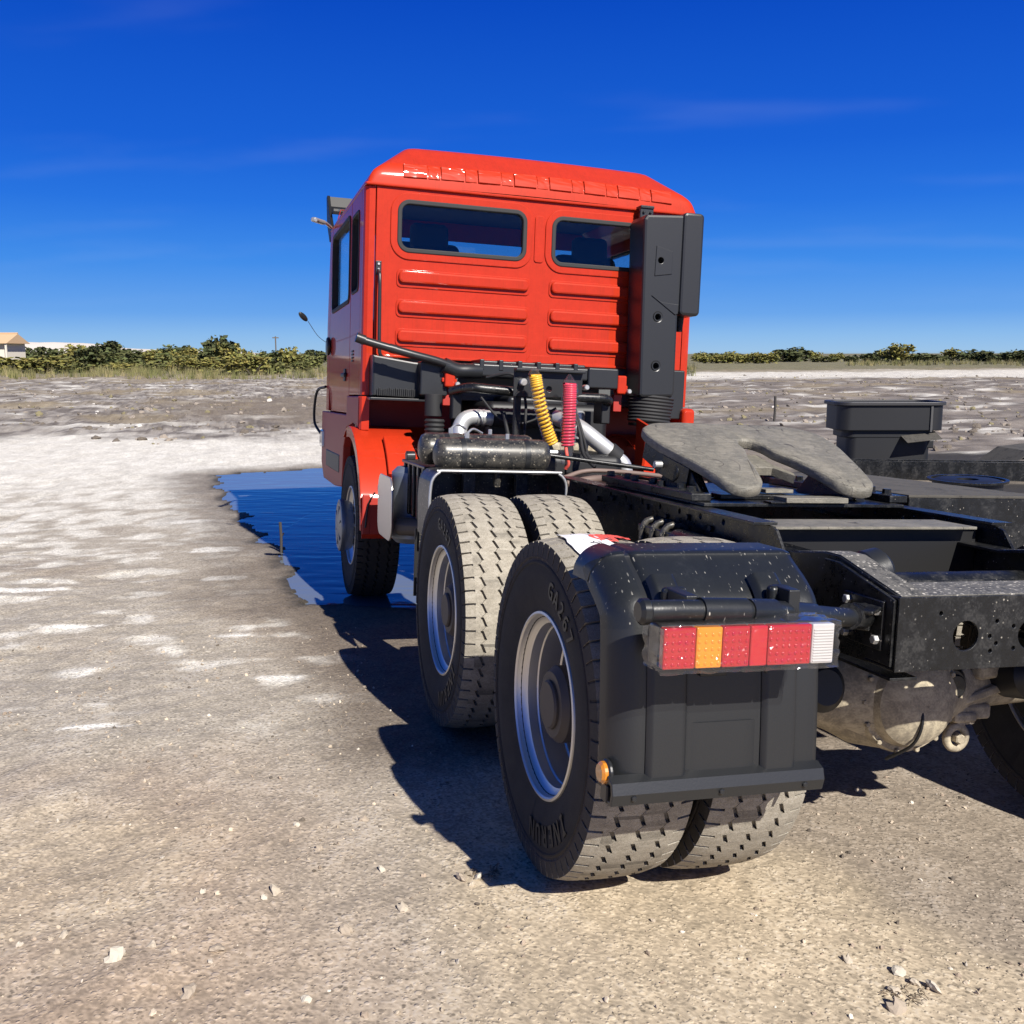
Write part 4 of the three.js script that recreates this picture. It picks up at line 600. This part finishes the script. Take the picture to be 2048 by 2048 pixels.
  part('cab_floor', [BB(-1.13, 1.13, 1.42, 1.5, -6.1, -4.06, .01), BB(-1.1, 1.1, 1.45, 1.70, -4.06, -4.045, .004)], M.lining);
  part('headliner', [BB(-1.02, 1.02, 2.93, 2.945, -5.97, -4.28, .004), BB(-1.08, 1.08, 2.72, 2.735, -4.3, -4.06, .004)], M.lining);
  part('dashboard', [BB(-1.1, 1.1, 1.5, 2.06, -6.08, -5.65, .06, 3)], M.lining);
  for (const x of [-.62, .62]) { const st = part('seat', [BB(x - .26, x + .26, 1.75, 1.92, -5.3, -4.75, .06, 3), B(.5, .72, .14, x, 2.2, -4.72, { rx: -.15, r: .06 })], M.seat); mesh('headrest', B(.28, .2, .1, x, 2.58, -4.66, { rx: -.1, r: .045, s: 3 }), M.seat, st); each('seat_post', [CY(.01, .14, 'y', x - .06, 2.50, -4.67), CY(.01, .14, 'y', x + .06, 2.50, -4.67)], M.blackSteel, st); }
  part('steering_wheel', [xf(new THREE.TorusGeometry(.24, .016, 10, 36), -.62, 2.05, -5.45, -.9)], M.black);
  part('interior_mirror', [BB(-.05, .25, 2.5, 2.6, -5.8, -5.77, .01)], M.black);
  // sun visor, mirrors
  part('sun_visor', [EX(thick([[-6.10, 2.98], [-6.2, 2.97], [-6.30, 2.99], [-6.38, 3.05], [-6.42, 3.14]], .02), 'x', -1.15, 1.15, .003), ...[-1.16, 1.16].map(x => EX([[-6.0, 2.80], [-6.25, 3.0], [-6.40, 3.15], [-6.46, 3.14], [-6.38, 2.9], [-6.16, 2.72]], 'x', x - .012, x + .012, .003))], M.black);
  const mr = part('mirror', [TU([[-1.19, 2.80, -5.9], [-1.26, 2.80, -5.7], [-1.36, 2.765, -5.4]], .013, { rs: 10 }), B(.16, .035, .05, -1.33, 2.775, -5.5, { ry: .9, r: .016, s: 3 })], M.galv);
  mesh('kerb_mirror', [xf(new THREE.SphereGeometry(.05, 16, 10).scale(1, .42, .3), -1.47, 2.0, -5.1, 0, .5, -.7), TU([[-1.43, 1.97, -5.14], [-1.3, 1.9, -5.7], [-1.19, 1.86, -6.0]], .0022, { rs: 6 })], M.plast, mr);
  part('fuel_cap_cover', [CY(.075, .03, 'x', -1.2, 1.83, -5.86, { seg: 28, c: .01 })], M.plast);
  part('front_guard_loop', TU([[-1.19, 1.5, -6.1], [-1.24, 1.45, -6.35], [-1.25, 1.2, -6.42], [-1.2, 1.08, -6.25]], .012, { rs: 8 }), M.black);
  // grab rail beside the seam
  const gr = part('grab_rail', TU([[-1.085, 2.24, ZR + .012], [-1.085, 2.215, ZR + .06], [-1.085, 2.15, ZR + .075], [-1.082, 1.80, ZR + .08], [-1.075, 1.70, ZR + .075], [-1.04, 1.665, ZR + .05]], .012, { rs: 10, seg: 50, t: .2 }), M.plast);
  mesh('foot', [BB(-1.104, -1.066, 2.21, 2.30, ZR, ZR + .012, .004), EX(shp([[-1.085, 1.69], [-.985, 1.685], [-1.0, 1.64], [-1.03, 1.62], [-1.065, 1.64]]), 'z', ZR + .03, ZR + .042, .002)], M.plast, gr);
  mesh('bolt', [[-1.085, 2.28], [-1.085, 2.245], [-1.025, 1.65]].map(q => CY(.009, .012, 'z', q[0], q[1], ZR + (q[1] < 2 ? .045 : .014), { seg: 12 })), M.galv, gr);
  // box under the left corner, plastic cross duct, cab latches
  const bx = part('air_filter_cover', [EX(shp([[-1.128, 1.43], [-.66, 1.415], [-.66, 1.645], [-.86, 1.655], [-1.128, 1.69]]), 'z', -4.3, -3.86, .012), BB(-1.15, -.63, 1.40, 1.418, -4.3, -3.80, .004)], M.plast);
  mesh('side_box', BB(-.835, -.655, 1.44, 1.66, -3.9, -3.76, .012, 3), M.plast, bx);
  mesh('brush_strip', Array.from({ length: 34 }, (_, i) => BB(-1.10 + i * .0135, -1.092 + i * .0135, 1.43, 1.47 + .012 * rng(), -3.862, -3.852 + .006 * rng(), .001, 1)), M.black, bx);
  const dr = part('cab_tilt_duct', [TU([[-1.245, 1.775, -3.70], [-1.19, 1.762, -3.70], [-1.09, 1.738, -3.70], [-.9, 1.695, -3.70], [-.75, 1.665, -3.71], [-.66, 1.64, -3.72]], .026, { rs: 16, seg: 50 }), TU([[-.69, 1.64, -3.74], [-.60, 1.61, -3.75], [-.52, 1.61, -3.76], [-.44, 1.612, -3.78]], .05, { rs: 18, seg: 24 })], M.plast);
  mesh('end_cap', [TU([[-1.26, 1.785, -3.70], [-1.205, 1.768, -3.70]], .031, { rs: 16 }), TU([[-1.05, 1.729, -3.70], [-1.01, 1.72, -3.70]], .029, { rs: 16 })], M.plast, dr);
  part('rear_duct', [BB(-.5, .34, 1.575, 1.665, -4.0, -3.74, .018, 3), BB(-.42, .3, 1.655, 1.685, -4.0, -3.78, .01), ...Array.from({ length: 6 }, (_, i) => BB(-.45 + i * .13, -.42 + i * .13, 1.62, 1.69, -3.98, -3.735, .006)), BB(.30, .52, 1.53, 1.67, -4.0, -3.72, .014, 3)], M.plast);
  for (const x of [-.648, .548]) { const l = part('cab_latch', [BB(x - .034, x + .034, 1.50, 1.625, -3.80, -3.72, .012, 3), BB(x - .05, x + .05, 1.53, 1.56, -3.9, -3.74, .008)], M.red); mesh('pin', CY(.016, .04, 'z', x + .045, 1.52, -3.71, { seg: 14 }), M.galv, l); mesh('latch_stay', BB(x - .03, x + .03, 1.38, 1.50, -3.83, -3.79, .006), M.redDull, l); }
  each('under_cab_panel', [BB(-1.12, -.5, 1.22, 1.41, -4.32, -4.30, .004), BB(.5, 1.12, .9, 1.41, -4.32, -4.30, .004)], M.redDull, T);
  const rc = part('right_corner_cover', [BB(.98, 1.125, 1.34, 1.69, -4.1, -3.95, .012), BB(.9, 1.0, 1.34, 1.66, -4.0, -3.9, .01)], M.plast); void rc;
  part('right_wing', [EX(thick([...arc(AX[2], HUBY, .665, 110, 8, 18)], .008), 'x', .70, 1.235, .002), EX([[-3.62, .98], [-3.50, 1.0], [-3.44, 1.30], [-3.62, 1.34]], 'x', .62, .64, .003), BB(1.10, 1.2, 1.27, 1.42, -4.1, -3.9, .03, 3)], M.red);
  // intake snorkel up the right rear corner
  const zb = -3.96, zf = -3.70, zm = -3.74;
  const sn = part('air_intake_snorkel', [EX(shp([[.668, 1.50], [.69, 1.485], [.915, 1.495], [.93, 1.52], [.925, 2.06], [1.06, 2.065], [1.075, 2.09], [1.055, 2.70], [1.035, 2.725], [.665, 2.70], [.645, 2.67]], [[.775, 2.405], [.775, 2.03], [.778, 1.70]].map(q => circ(q[0], q[1], .02, 16))), 'z', zb, zf, .018)], M.plast);
  mesh('snorkel_head', EX(shp(rr(.925, 1.078, 2.05, 2.735, .03, 5)), 'z', zb + .01, zf + .02, .018), M.plast, sn);
  mesh('side_fold', [EX(shp([[.74, 2.50], [.86, 2.47], [.86, 2.32], [.735, 2.30]], [circ(.775, 2.405, .021, 14)]), 'z', zf - .004, zf + .006, .003), EX(shp([[.72, 2.17], [.80, 2.13], [.92, 2.12], [.92, 2.06], [.90, 2.05]]), 'z', zf - .004, zf + .007, .003)], M.plast, sn);
  for (const [x, y] of [[.775, 2.405], [.775, 2.03], [.778, 1.70]]) { mesh('bolt_recess', LX([[0, .032], [.004, .03], [.004, .023], [-.004, .021]], 22).rotateY(-Math.PI / 2).translate(x, y, zf), M.plast, sn); mesh('recess_floor', CY(.019, .006, 'z', x, y, zf - .07, { seg: 18, c: .001 }), M.black, sn); }
  mesh('top_bracket', [BB(.70, .80, 2.70, 2.80, -3.94, -3.91, .006), BB(.70, .80, 2.78, 2.80, -4.0, -3.9, .005), CY(.009, .01, 'z', .725, 2.755, -3.9), CY(.009, .01, 'z', .775, 2.755, -3.9)], M.plast, sn);
  mesh('drain', [CY(.022, .1, 'y', 1.0, 2.0, -3.83, { seg: 16, r2: .03 })], M.rubber, sn);
  mesh('edge_clips', Array.from({ length: 8 }, (_, i) => BB(1.074, 1.084, 2.12 + i * .08, 2.132 + i * .08, -3.74, -3.72, .002)), M.galv, sn);
  const bl = LX(Array.from({ length: 17 }, (_, i) => [i * .0115, .125 + (i % 2) * .009 + .002 * i * (i < 8 ? 0 : .3)]), 40, 1).rotateZ(Math.PI / 2); bl.scale(1.18, 1, .9); bl.rotateZ(-.06); bl.translate(.80, 1.315, -3.82);
  mesh('bellows', [bl], M.rubber, sn);
  part('intake_grid', [CY(.16, .02, 'y', .82, 1.30, -3.82, { seg: 30 }), ...Array.from({ length: 16 }, (_, i) => BB(.66 + i * .019, .67 + i * .019, 1.255, 1.3, -3.69, -3.66, .002))], M.black);
  // right-hand middle mudguard and bracket plate
  { const g = part('right_mudguard', [BB(.56, .568, .80, 1.085, -2.0, -.74, .002), BB(1.24, 1.25, .85, 1.085, -2.0, -.74, .002), BB(.56, 1.25, .78, 1.085, -.75, -.74, .002), BB(.56, 1.25, .6, 1.085, -2.01, -2.0, .002)], M.frame); mesh('top_plate', EX(shp([[.56, -2.0], [1.25, -2.0], [1.25, -.74], [.56, -.74]]), 'y', 1.086, 1.098, .003), M.filmy, g);
    mesh('gusset', EX(shp([[.44, -1.0], [.70, -.92], [.70, -.6], [.47, -.55]]), 'y', 1.02, 1.03, .002), M.filmy, g); }
  part('right_side_tank', [BB(.58, 1.22, .62, 1.06, -3.2, -2.1, .06, 3)], M.black);
}

// ---------------------------------------------------------------- scrub, far things
const SHRUBS = [[-34.4,-156.3,4.4,3.0,0],[-31.8,-152.2,4.7,3.6,0],[-30.1,-154.2,5.2,4.1,3],[-31.6,-169.0,4.9,4.2,0],[-28.6,-164.8,4.6,3.8,0],[-24.4,-150.1,4.8,3.3,0],[-26.7,-172.6,3.7,3.4,3],[-23.2,-164.6,4.6,3.5,1],[-19.3,-146.3,5.5,3.7,1],[-20.1,-164.5,5.2,3.7,1],[-17.3,-157.4,4.6,3.2,0],[-16.1,-160.6,6.5,4.4,0],[-12.4,-147.0,5.5,4.1,3],[-12.6,-167.9,4.8,3.9,0],[-11.0,-166.7,4.0,3.2,0],[-8.6,-157.3,5.8,4.0,3],[-5.9,-151.5,4.8,3.9,0],[-4.2,-165.7,6.1,4.1,0],[-2.8,-144.2,3.4,3.0,0],[-1.4,-159.6,4.5,3.8,0],[1.1,-161.8,3.9,2.7,0],[2.8,-150.9,3.4,2.6,1],[4.9,-149.4,2.9,2.6,1],[7.1,-163.2,4.3,3.6,0],[8.9,-161.0,4.4,3.0,1],[9.9,-141.3,4.3,3.1,3],[13.3,-160.8,4.6,3.3,0],[-24.9,-123.1,4.1,3.0,1],[-22.8,-122.1,3.9,2.5,1],[-20.8,-123.9,3.8,2.9,3],[-18.3,-120.8,3.0,2.4,1],[-17.5,-130.3,5.1,3.3,1],[-14.3,-116.6,4.4,3.4,0],[-13.0,-115.7,4.0,2.5,3],[-11.5,-122.7,3.7,3.0,3],[-9.0,-128.9,3.6,2.9,1],[-6.5,-123.9,4.4,2.9,1],[-5.6,-125.5,3.9,2.8,1],[-3.2,-128.9,3.5,2.5,1],[-0.5,-126.6,3.9,3.1,1],[0.4,-113.6,3.5,2.6,3],[2.9,-116.0,4.7,3.1,3],[5.4,-120.5,4.4,3.1,3],[6.5,-116.0,3.6,2.8,1],[8.6,-113.0,2.9,2.4,1],[-1.1,-127.4,3.6,5.2,0],[-12.0,-146.2,3.0,4.9,0],[-18.4,-98.1,5,1.7,2],[-16.0,-95.3,5,1.9,2],[-21.0,-103.0,6,1.9,2],[-14.6,-100.1,3.6,1.5,1],[-3.1,-87.3,4.2,2.0,1],[-0.2,-82.3,4.5,2.0,2],[0.8,-78.9,3.6,2.0,2],[2.4,-83.6,3.2,1.8,1],[-4.8,-94.1,3,1.5,2],[5.9,-94.1,3,1.5,1],[-10.8,-100.0,4,1.3,2],[-7.5,-101.1,4,1.6,1],[85.3,-168.3,4.0,2.3,1],[86.2,-164.9,5.2,2.5,1],[90.0,-166.6,3.8,2.2,1],[86.7,-155.3,3.9,2.2,1],[96.2,-166.7,4.5,2.3,1],[91.7,-156.5,5.3,2.5,0],[101.4,-167.0,6.8,3.6,0],[105.9,-169.1,6.3,3.6,0],[109.4,-168.8,3.5,2.2,1],[104.7,-158.6,5.7,2.7,1],[112.7,-166.5,3.7,2.2,1],[115.1,-164.9,3.6,2.4,0],[109.4,-151.3,3.7,2.5,0],[120.8,-164.2,4.8,2.7,0],[114.1,-150.6,6.6,3.3,1],[118.1,-152.4,3.9,2.5,0],[118.2,-148.9,5.2,2.7,0],[124.4,-152.7,4.1,2.3,0],[132.6,-158.4,4.9,2.7,1],[132.9,-156.0,4.0,2.3,0],[135.3,-155.0,6.1,2.8,0],[135.9,-152.1,4.2,2.7,0],[133.8,-145.7,6.1,2.8,0],[145.0,-155.5,5.1,3.3,1],[136.1,-142.3,6.9,3.2,0],[144.9,-148.5,5.0,3.2,1],[74.6,-146.8,4.5,1.9,2],[76.6,-146.2,4.5,1.9,2],[78.6,-145.6,4.5,1.9,2],[80.6,-145.0,4.5,1.9,2],[82.6,-144.5,4.5,1.9,2],[84.6,-143.9,4.5,1.9,2]]; // x, z, width, height, kind
{ const kinds = [
    ['dark_shrub', [.058, .070, .022], .30, 700], ['olive_shrub', [.115, .125, .036], .28, 640], ['yellow_shrub', [.17, .165, .04], .24, 640], ['tall_shrub', [.08, .095, .028], .26, 520]];
  const crowns = kinds.map(([nm, c, leaf, n], ki) => [0, 1, 2].map(v => { // unit crown: width 1, height 1, leaves scattered through clumps
    const r = mulberry(100 + ki * 10 + v), P = [], K = [], clumps = Array.from({ length: 9 }, () => { const a = r() * 6.28, q = Math.sqrt(r()) * .34; return [Math.cos(a) * q, .38 + .42 * r() * (1 - q), Math.sin(a) * q, .13 + .13 * r()]; });
    for (let i = 0; i < n; i++) { const cl = clumps[Math.floor(r() * clumps.length)], d = new THREE.Vector3(r() - .5, r() - .5, r() - .5).normalize().multiplyScalar(cl[3] * Math.pow(r(), .4)), ce = new THREE.Vector3(cl[0] + d.x, Math.max(.03, cl[1] + d.y - (r() < .3 ? .25 : 0)), cl[2] + d.z);
      const s = leaf * .22 * (.5 + r()), u = new THREE.Vector3(r() - .5, r() - .5, r() - .5).normalize(), w = new THREE.Vector3(r() - .5, r() - .5, r() - .5).cross(u).normalize().multiplyScalar(s * .7); u.multiplyScalar(s);
      const a = ce.clone().sub(u), b = ce.clone().add(w), e = ce.clone().add(u), f = ce.clone().sub(w), t = .6 + .8 * r(), k = [c[0] * t * (.9 + .3 * r()), c[1] * t, c[2] * t];
      for (const q of [a, b, e, a, e, f]) { P.push(q.x, q.y, q.z); K.push(...k); } }
    const g = new THREE.BufferGeometry(); g.setAttribute('position', new THREE.BufferAttribute(new Float32Array(P), 3)); g.setAttribute('color', new THREE.BufferAttribute(new Float32Array(K), 3)); g.computeVertexNormals(); return g; }));
  const leafM = std(W1, .9, 0, { vertexColors: true, side: THREE.DoubleSide }), barkM = std(rgb(.06, .05, .04), .9);
  const trunk = mergeGeometries([[0, 0, .16, .3], [.5, .6, -.2, .2], [-.7, .3, -.1, -.2]].map(q => clean(TU([[q[0] * .06, -.03, q[1] * .06], [q[2] * .4, .2, q[3] * .4], [q[2], .5, q[3]]], .018, { rs: 5, seg: 4, caps: false }))));
  const labels = ['dark green bushy shrub in the scrub belt beyond the salt flat', 'olive green shrub in the scrub belt beyond the salt flat', 'low yellow green shrub at the front edge of the scrub', 'loose mid green shrub in the scrub belt beyond the salt flat'];
  SHRUBS.forEach(([x, z, w, h, k0], i) => { if (x < -20 && z > -130 && h > 2.2) return; const k = k0 === 1 && h < 3.5 && i % 2 ? 2 : k0; if (h > 4.6) { h = 4.3; w = 5.2; } const o = new THREE.Group(); o.name = numbered(kinds[k][0]); o.position.set(x, groundY(x, z) - .05, z); o.rotation.y = i * 2.4; const hv = (k === 2 ? .85 : .58) + .42 * ((i * 37) % 17) / 17; o.scale.set(w * 1.05, h * hv, w * 1.05);
    const c = new THREE.Mesh(crowns[k][i % 3], leafM); c.name = 'crown'; c.castShadow = c.receiveShadow = true; o.add(c); const t = new THREE.Mesh(trunk, barkM); t.name = 'trunk'; t.castShadow = true; o.add(t);
    tag(o, labels[k], 'shrub', 'scrub belt: ' + kinds[k][0].replace('_', ' ') + 's'); scene.add(o); });
}
function scatter(name, label, cat, geo, mat, list, colors) { // uncountable small matter
  const m = new THREE.InstancedMesh(geo, mat, list.length), d = new THREE.Object3D(), c = new THREE.Color();
  list.forEach((q, i) => { d.position.set(q[0], q[1], q[2]); d.rotation.set(q[4], q[5], q[6]); d.scale.set(q[3], q[3] * (q[7] ?? 1), q[3]); d.updateMatrix(); m.setMatrixAt(i, d.matrix); if (colors) { const k = colors(i); m.setColorAt(i, c.setRGB(...k)); } });
  m.name = name; m.castShadow = m.receiveShadow = true; tag(m, label, cat, null, 'stuff'); scene.add(m); return m;
}
{ const r = mulberry(321), blades = []; for (let i = 0; i < 7; i++) { const a = r() * 6.28, l = .5 + .5 * r(), q = .3 * r(), g = new THREE.BufferGeometry(); const x = Math.cos(a) * q, z = Math.sin(a) * q, tx = x + .3 * (r() - .5), tz = z + .3 * (r() - .5); g.setAttribute('position', new THREE.BufferAttribute(new Float32Array([x - .03, 0, z, x + .03, 0, z + .02, tx, l, tz]), 3)); g.computeVertexNormals(); blades.push(g); }
  const tuft = mergeGeometries(blades), list = [], cs = [];
  for (let i = 0; i < 5200; i++) { const left = r() < .8, D = left ? 66 + 50 * r() : 130 + 40 * r(), lat = left ? -1.0 + 1.55 * r() : .33 + .35 * r(), cx = -2.03 + .282 * D + .959 * (left ? (lat - .22) * .55 : lat) * D, cz = 2.58 - .959 * D + .282 * (left ? (lat - .22) * .55 : lat) * D; if (left && fbm(cx * .07, cz * .07, 3) + .004 * (D - 74) < -.15) continue; const s = .35 + .7 * r(); list.push([cx, groundY(cx, cz) - .02, cz, s, 0, r() * 6, 0, .8 + .5 * r()]); const k = r(); cs.push(k < .45 ? [.17, .155, .06] : k < .85 ? [.12, .125, .04] : [.25, .21, .10]); }
  scatter('dry_grass', 'dry yellow and olive grass in front of the scrub', 'grass', tuft, std(W1, .9, 0, { side: THREE.DoubleSide }), list, i => cs[i]);
  const rock = new THREE.IcosahedronGeometry(1, 1), p = rock.attributes.position; for (let i = 0; i < p.count; i++) { const f = 1 + .42 * n2(p.getX(i) * 1.9 + 3, p.getY(i) * 1.7 + p.getZ(i)); p.setXYZ(i, p.getX(i) * f, p.getY(i) * f * .7, p.getZ(i) * f); } rock.computeVertexNormals();
  // clods, ash and litter over the rough ground
  const clods = [], cc = []; for (let i = 0; i < 9000; i++) { const D = 17 + 58 * Math.pow(r(), 1.4), lat = -.62 + 1.35 * r(), x = -2.03 + .282 * D + .959 * lat * D, z = 2.58 - .959 * D + .282 * lat * D; const m = fbm(x * .3, z * .3, 3); if ((D + 6 * n2(x * .15, z * .15) < 20 + 6 * r() && x < 4) || m < -.05) continue; const s = .02 + .07 * Math.pow(r(), 3); clods.push([x, groundY(x, z) + s * .15, z, s, r(), r() * 6, r(), .7]); const k = r(); cc.push(k < .5 ? [.12, .10, .08] : k < .8 ? [.26, .22, .18] : k < .83 ? [.5, .47, .43] : [.19, .165, .09]); }
  scatter('rubble', 'scattered grey and white clods over the rough ground', 'rubble', rock, std(W1, .95), clods, i => cc[i]);
  // grit and pebbles of the foreground
  const grit = [], gc = []; for (let i = 0; i < 12000; i++) { const x = -4.4 + 5.2 * r(), z = -3.2 + 5.0 * r(); if (Math.abs(x + .85) < .45 && z < .3 && z > -4.5) continue; const w = .5 + fbm(x * 1.3, z * 1.3, 3) + .35 * sstep(-.6, .6, z) ; if (r() > w * .9) continue; const s = .002 + .007 * Math.pow(r(), 5); grit.push([x, groundY(x, z) + s * .25, z, s, r() * 3, r() * 6, r() * 3, .8]); const k = .7 + .6 * r(), q = r(); gc.push(q < .4 ? [.42 * k, .35 * k, .265 * k] : q < .75 ? [.28 * k, .22 * k, .165 * k] : q < .85 ? [.11, .09, .07] : [.52 * k, .46 * k, .38 * k]); }
  scatter('gravel', 'fine grit and pebbles strewn over the sand', 'gravel', rock, std(W1, .9), grit, i => gc[i]);
  // larger stones one can pick up
  const spots = [[-1.94, -.01, .019], [-1.80, -.25, .014], [-1.64, -.08, .013], [-1.62, .15, .016], [-1.43, .02, .02], [-1.38, .02, .016], [-1.41, .06, .012], [-2.09, .25, .018], [-2.32, .24, .022], [-2.24, .20, .014], [-1.78, .23, .019], [-.51, .71, .02], [-.50, .76, .016], [-.61, .84, .024], [-.47, .79, .019], [-.60, .64, .014], [-1.64, -.44, .014], [-1.85, -.43, .012], [-.57, .78, .017], [.12, -.33, .013], [-1.97, .02, .011], [-2.45, .10, .015], [-2.15, .42, .02], [-1.9, .5, .014]];
  const sm = [[.42, .36, .28], [.34, .28, .215], [.48, .43, .35]].map(c => std(rgb(...c), .95, 0, { flatShading: true }));
  spots.forEach(([x, z, s], i) => { const m = new THREE.Mesh(rock, sm[i % 3]); m.name = numbered('stone'); m.scale.set(s * (.7 + .4 * r()), s * .7, s * (.7 + .4 * r())); m.rotation.set(r(), r() * 6, r()); m.position.set(x, groundY(x, z) + s * .3, z); m.castShadow = m.receiveShadow = true; tag(m, 'small pale stone lying on the sand in the foreground', 'stone', 'pale stones in the foreground'); scene.add(m); });
  [[-.55, .80], [-1.36, .0]].forEach(([x, z], i) => { const gs = []; for (let k = 0; k < 26; k++) { const a = r() * 6.28, l = .01 + .02 * r(), bx = (r() - .5) * .09, bz = (r() - .5) * .06; gs.push(TU([[bx, .0, bz], [bx + Math.cos(a) * l * .5, .004 + .006 * r(), bz + Math.sin(a) * l * .5], [bx + Math.cos(a) * l, .002 + .008 * r(), bz + Math.sin(a) * l]], .0012, { rs: 4, seg: 3, caps: false })); }
    const m = mesh('dry_root_tuft', gs, std(rgb(.16, .12, .08), .95), scene); m.position.set(x, groundY(x, z) + .001, z); tag(m, 'tuft of dry brown roots lying among foreground stones', 'dry weed', 'dry root tufts in the foreground'); });
}
{ // tiled hut at the far left
  const h = new THREE.Group(); h.name = 'hut'; h.position.set(-26.9, -.1, -128); h.rotation.y = -.29; scene.add(h); tag(h, 'low pale hut with orange roof standing in the scrub', 'building');
  const wall = std(rgb(.62, .57, .48), .9), roofM = std(rgb(.50, .34, .20), .85);
  mesh('wall', BB(-9, 2.6, 0, 3.0, -3, 2, .05), wall, h);
  const rf = mesh('roof', [EX([[2.9, 3.0], [0, 4.15], [-2.9, 3.0]].map(q => [q[0] - .2, q[1]]), 'x', -9.5, 3.2, .04)], roofM, h); mesh('ridge_cap', BB(-9.5, 3.2, 4.1, 4.28, -.35, -.05, .05), roofM, rf);
  const wd = mesh('window', BB(-1.6, 1.2, 1.3, 2.5, 1.96, 2.03, .02), std(rgb(.03, .03, .035), .3), h); mesh('sill', BB(-1.7, 1.3, 1.2, 1.3, 1.95, 2.15, .02), wall, wd); mesh('post', BB(2.9, 3.1, 0, 3.0, 2.3, 2.5, .02), wall, h); }
{ const p = new THREE.Group(); p.name = 'utility_pole'; p.position.set(5.7, -.1, -131); scene.add(p); tag(p, 'thin wooden pole rising out of the scrub', 'pole'); const m = std(rgb(.12, .1, .08), .9); mesh('shaft', CY(.08, 4.0, 'y', 0, 2.0, 0, { seg: 8 }), m, p); mesh('crossarm', BB(-.4, .4, 3.75, 3.88, -.06, .06, .02), m, p); }
{ // black steel skip on the rough ground to the right
  const s = new THREE.Group(); s.name = 'steel_skip'; s.position.set(8.05, groundY(8.05, -10.9) - .03, -10.95); s.rotation.y = -.30; s.scale.set(.86, .94, .9); scene.add(s); tag(s, 'black steel skip standing in dark mud beyond the chassis', 'skip');
  const m = std(rgb(.009, .0095, .011), .5, .0), slab = (w, d, y0, y1, r, z = 0) => EX(shp(rr(-w / 2, w / 2, -d / 2 + z, d / 2 + z, r, 8)), 'y', y0, y1, .012);
  mesh('body', [slab(1.9, .95, .52, .93, .22), slab(1.66, .8, .40, .53, .2)], m, s);
  mesh('rim', EX(shp(rr(-1.0, 1.0, -.52, .52, .26, 8), [rr(-.92, .92, -.44, .44, .2, 8)]), 'y', .93, .985, .008), std(rgb(.03, .03, .032), .5), s);
  mesh('upright', BB(.66, .70, .50, .93, .47, .5, .004), std(rgb(.06, .06, .06), .6), s);
  mesh('skid_base', [slab(1.5, .78, -.03, .41, .16), BB(.62, .80, .22, .36, .1, .36, .02)], m, s);
  mesh('flap', xf(new RoundedBoxGeometry(.62, .012, .34, 2, .004), .5, .42, .52, .30, 0, .10), M.filmy, s); }
{ // black chassis parts lying in the mud
  const m = std(rgb(.009, .0095, .011), .5), put = (nm, x, z, ry, geos, mt, label) => { const o = mesh(nm, geos, mt, scene); o.position.set(x, groundY(x, z) - .02, z); o.rotation.y = ry; tag(o, label, 'steel part'); return o; };
  const bm = put('steel_channel', 7.3, -8.3, -.42, [BB(-1.6, 1.6, 0, .012, -.12, .12, .003), BB(-1.6, 1.6, .012, .26, .108, .12, .003), BB(-1.6, 1.6, .012, .26, -.12, -.108, .003)], M.frame, 'long black steel channel lying open side up in the mud'); mesh('end_plate', BB(-1.62, -1.6, 0, .27, -.13, .13, .003), m, bm);
  const pl = put('bent_plate', 9.0, -8.6, -.2, [EX(thick([[-.9, .06], [-.5, .34], [.1, .40], [.7, .30], [1.0, .05]], .014), 'z', -.4, .4, .002)], M.filmy, 'bent black steel plate arched over the mud'); mesh('rib', BB(-.45, .65, .2, .3, -.03, .03, .004), m, pl);
  const dr = put('brake_drum', 6.3, -7.0, .3, [LX([[0, .12], [0, .34], [.02, .38], [.2, .38], [.22, .34], [.22, .12], [0, .12]], 40).rotateZ(Math.PI / 2)], m, 'round black steel drum lying flat beside the channel'); mesh('flange', LX([[.2, .40], [.2, .44], [.225, .44], [.225, .40], [.2, .40]], 40).rotateZ(Math.PI / 2), M.frame, dr);
}
{ const m = std(rgb(.05, .045, .04), .9);
  const a = mesh('stake', [TU([[0, -.1, 0], [.008, .1, 0], [.004, .26, .01]], .013, { rs: 6, seg: 6 }), TU([[.004, .12, 0], [.03, .17, .01]], .006, { rs: 5, seg: 3 })], m, scene); a.position.set(-1.57, WATER, -5.82); tag(a, 'short dark stick standing upright in the edge of the puddle', 'stick');
  const b = mesh('stake', TU([[0, -.1, 0], [.02, .3, 0], [.0, .62, .02]], .03, { rs: 6, seg: 6 }), m, scene); b.position.set(10.95, groundY(10.95, -19), -19); tag(b, 'dark stump of a post on the rough ground beside pale rubble', 'post'); }
renderer.render(scene, camera);
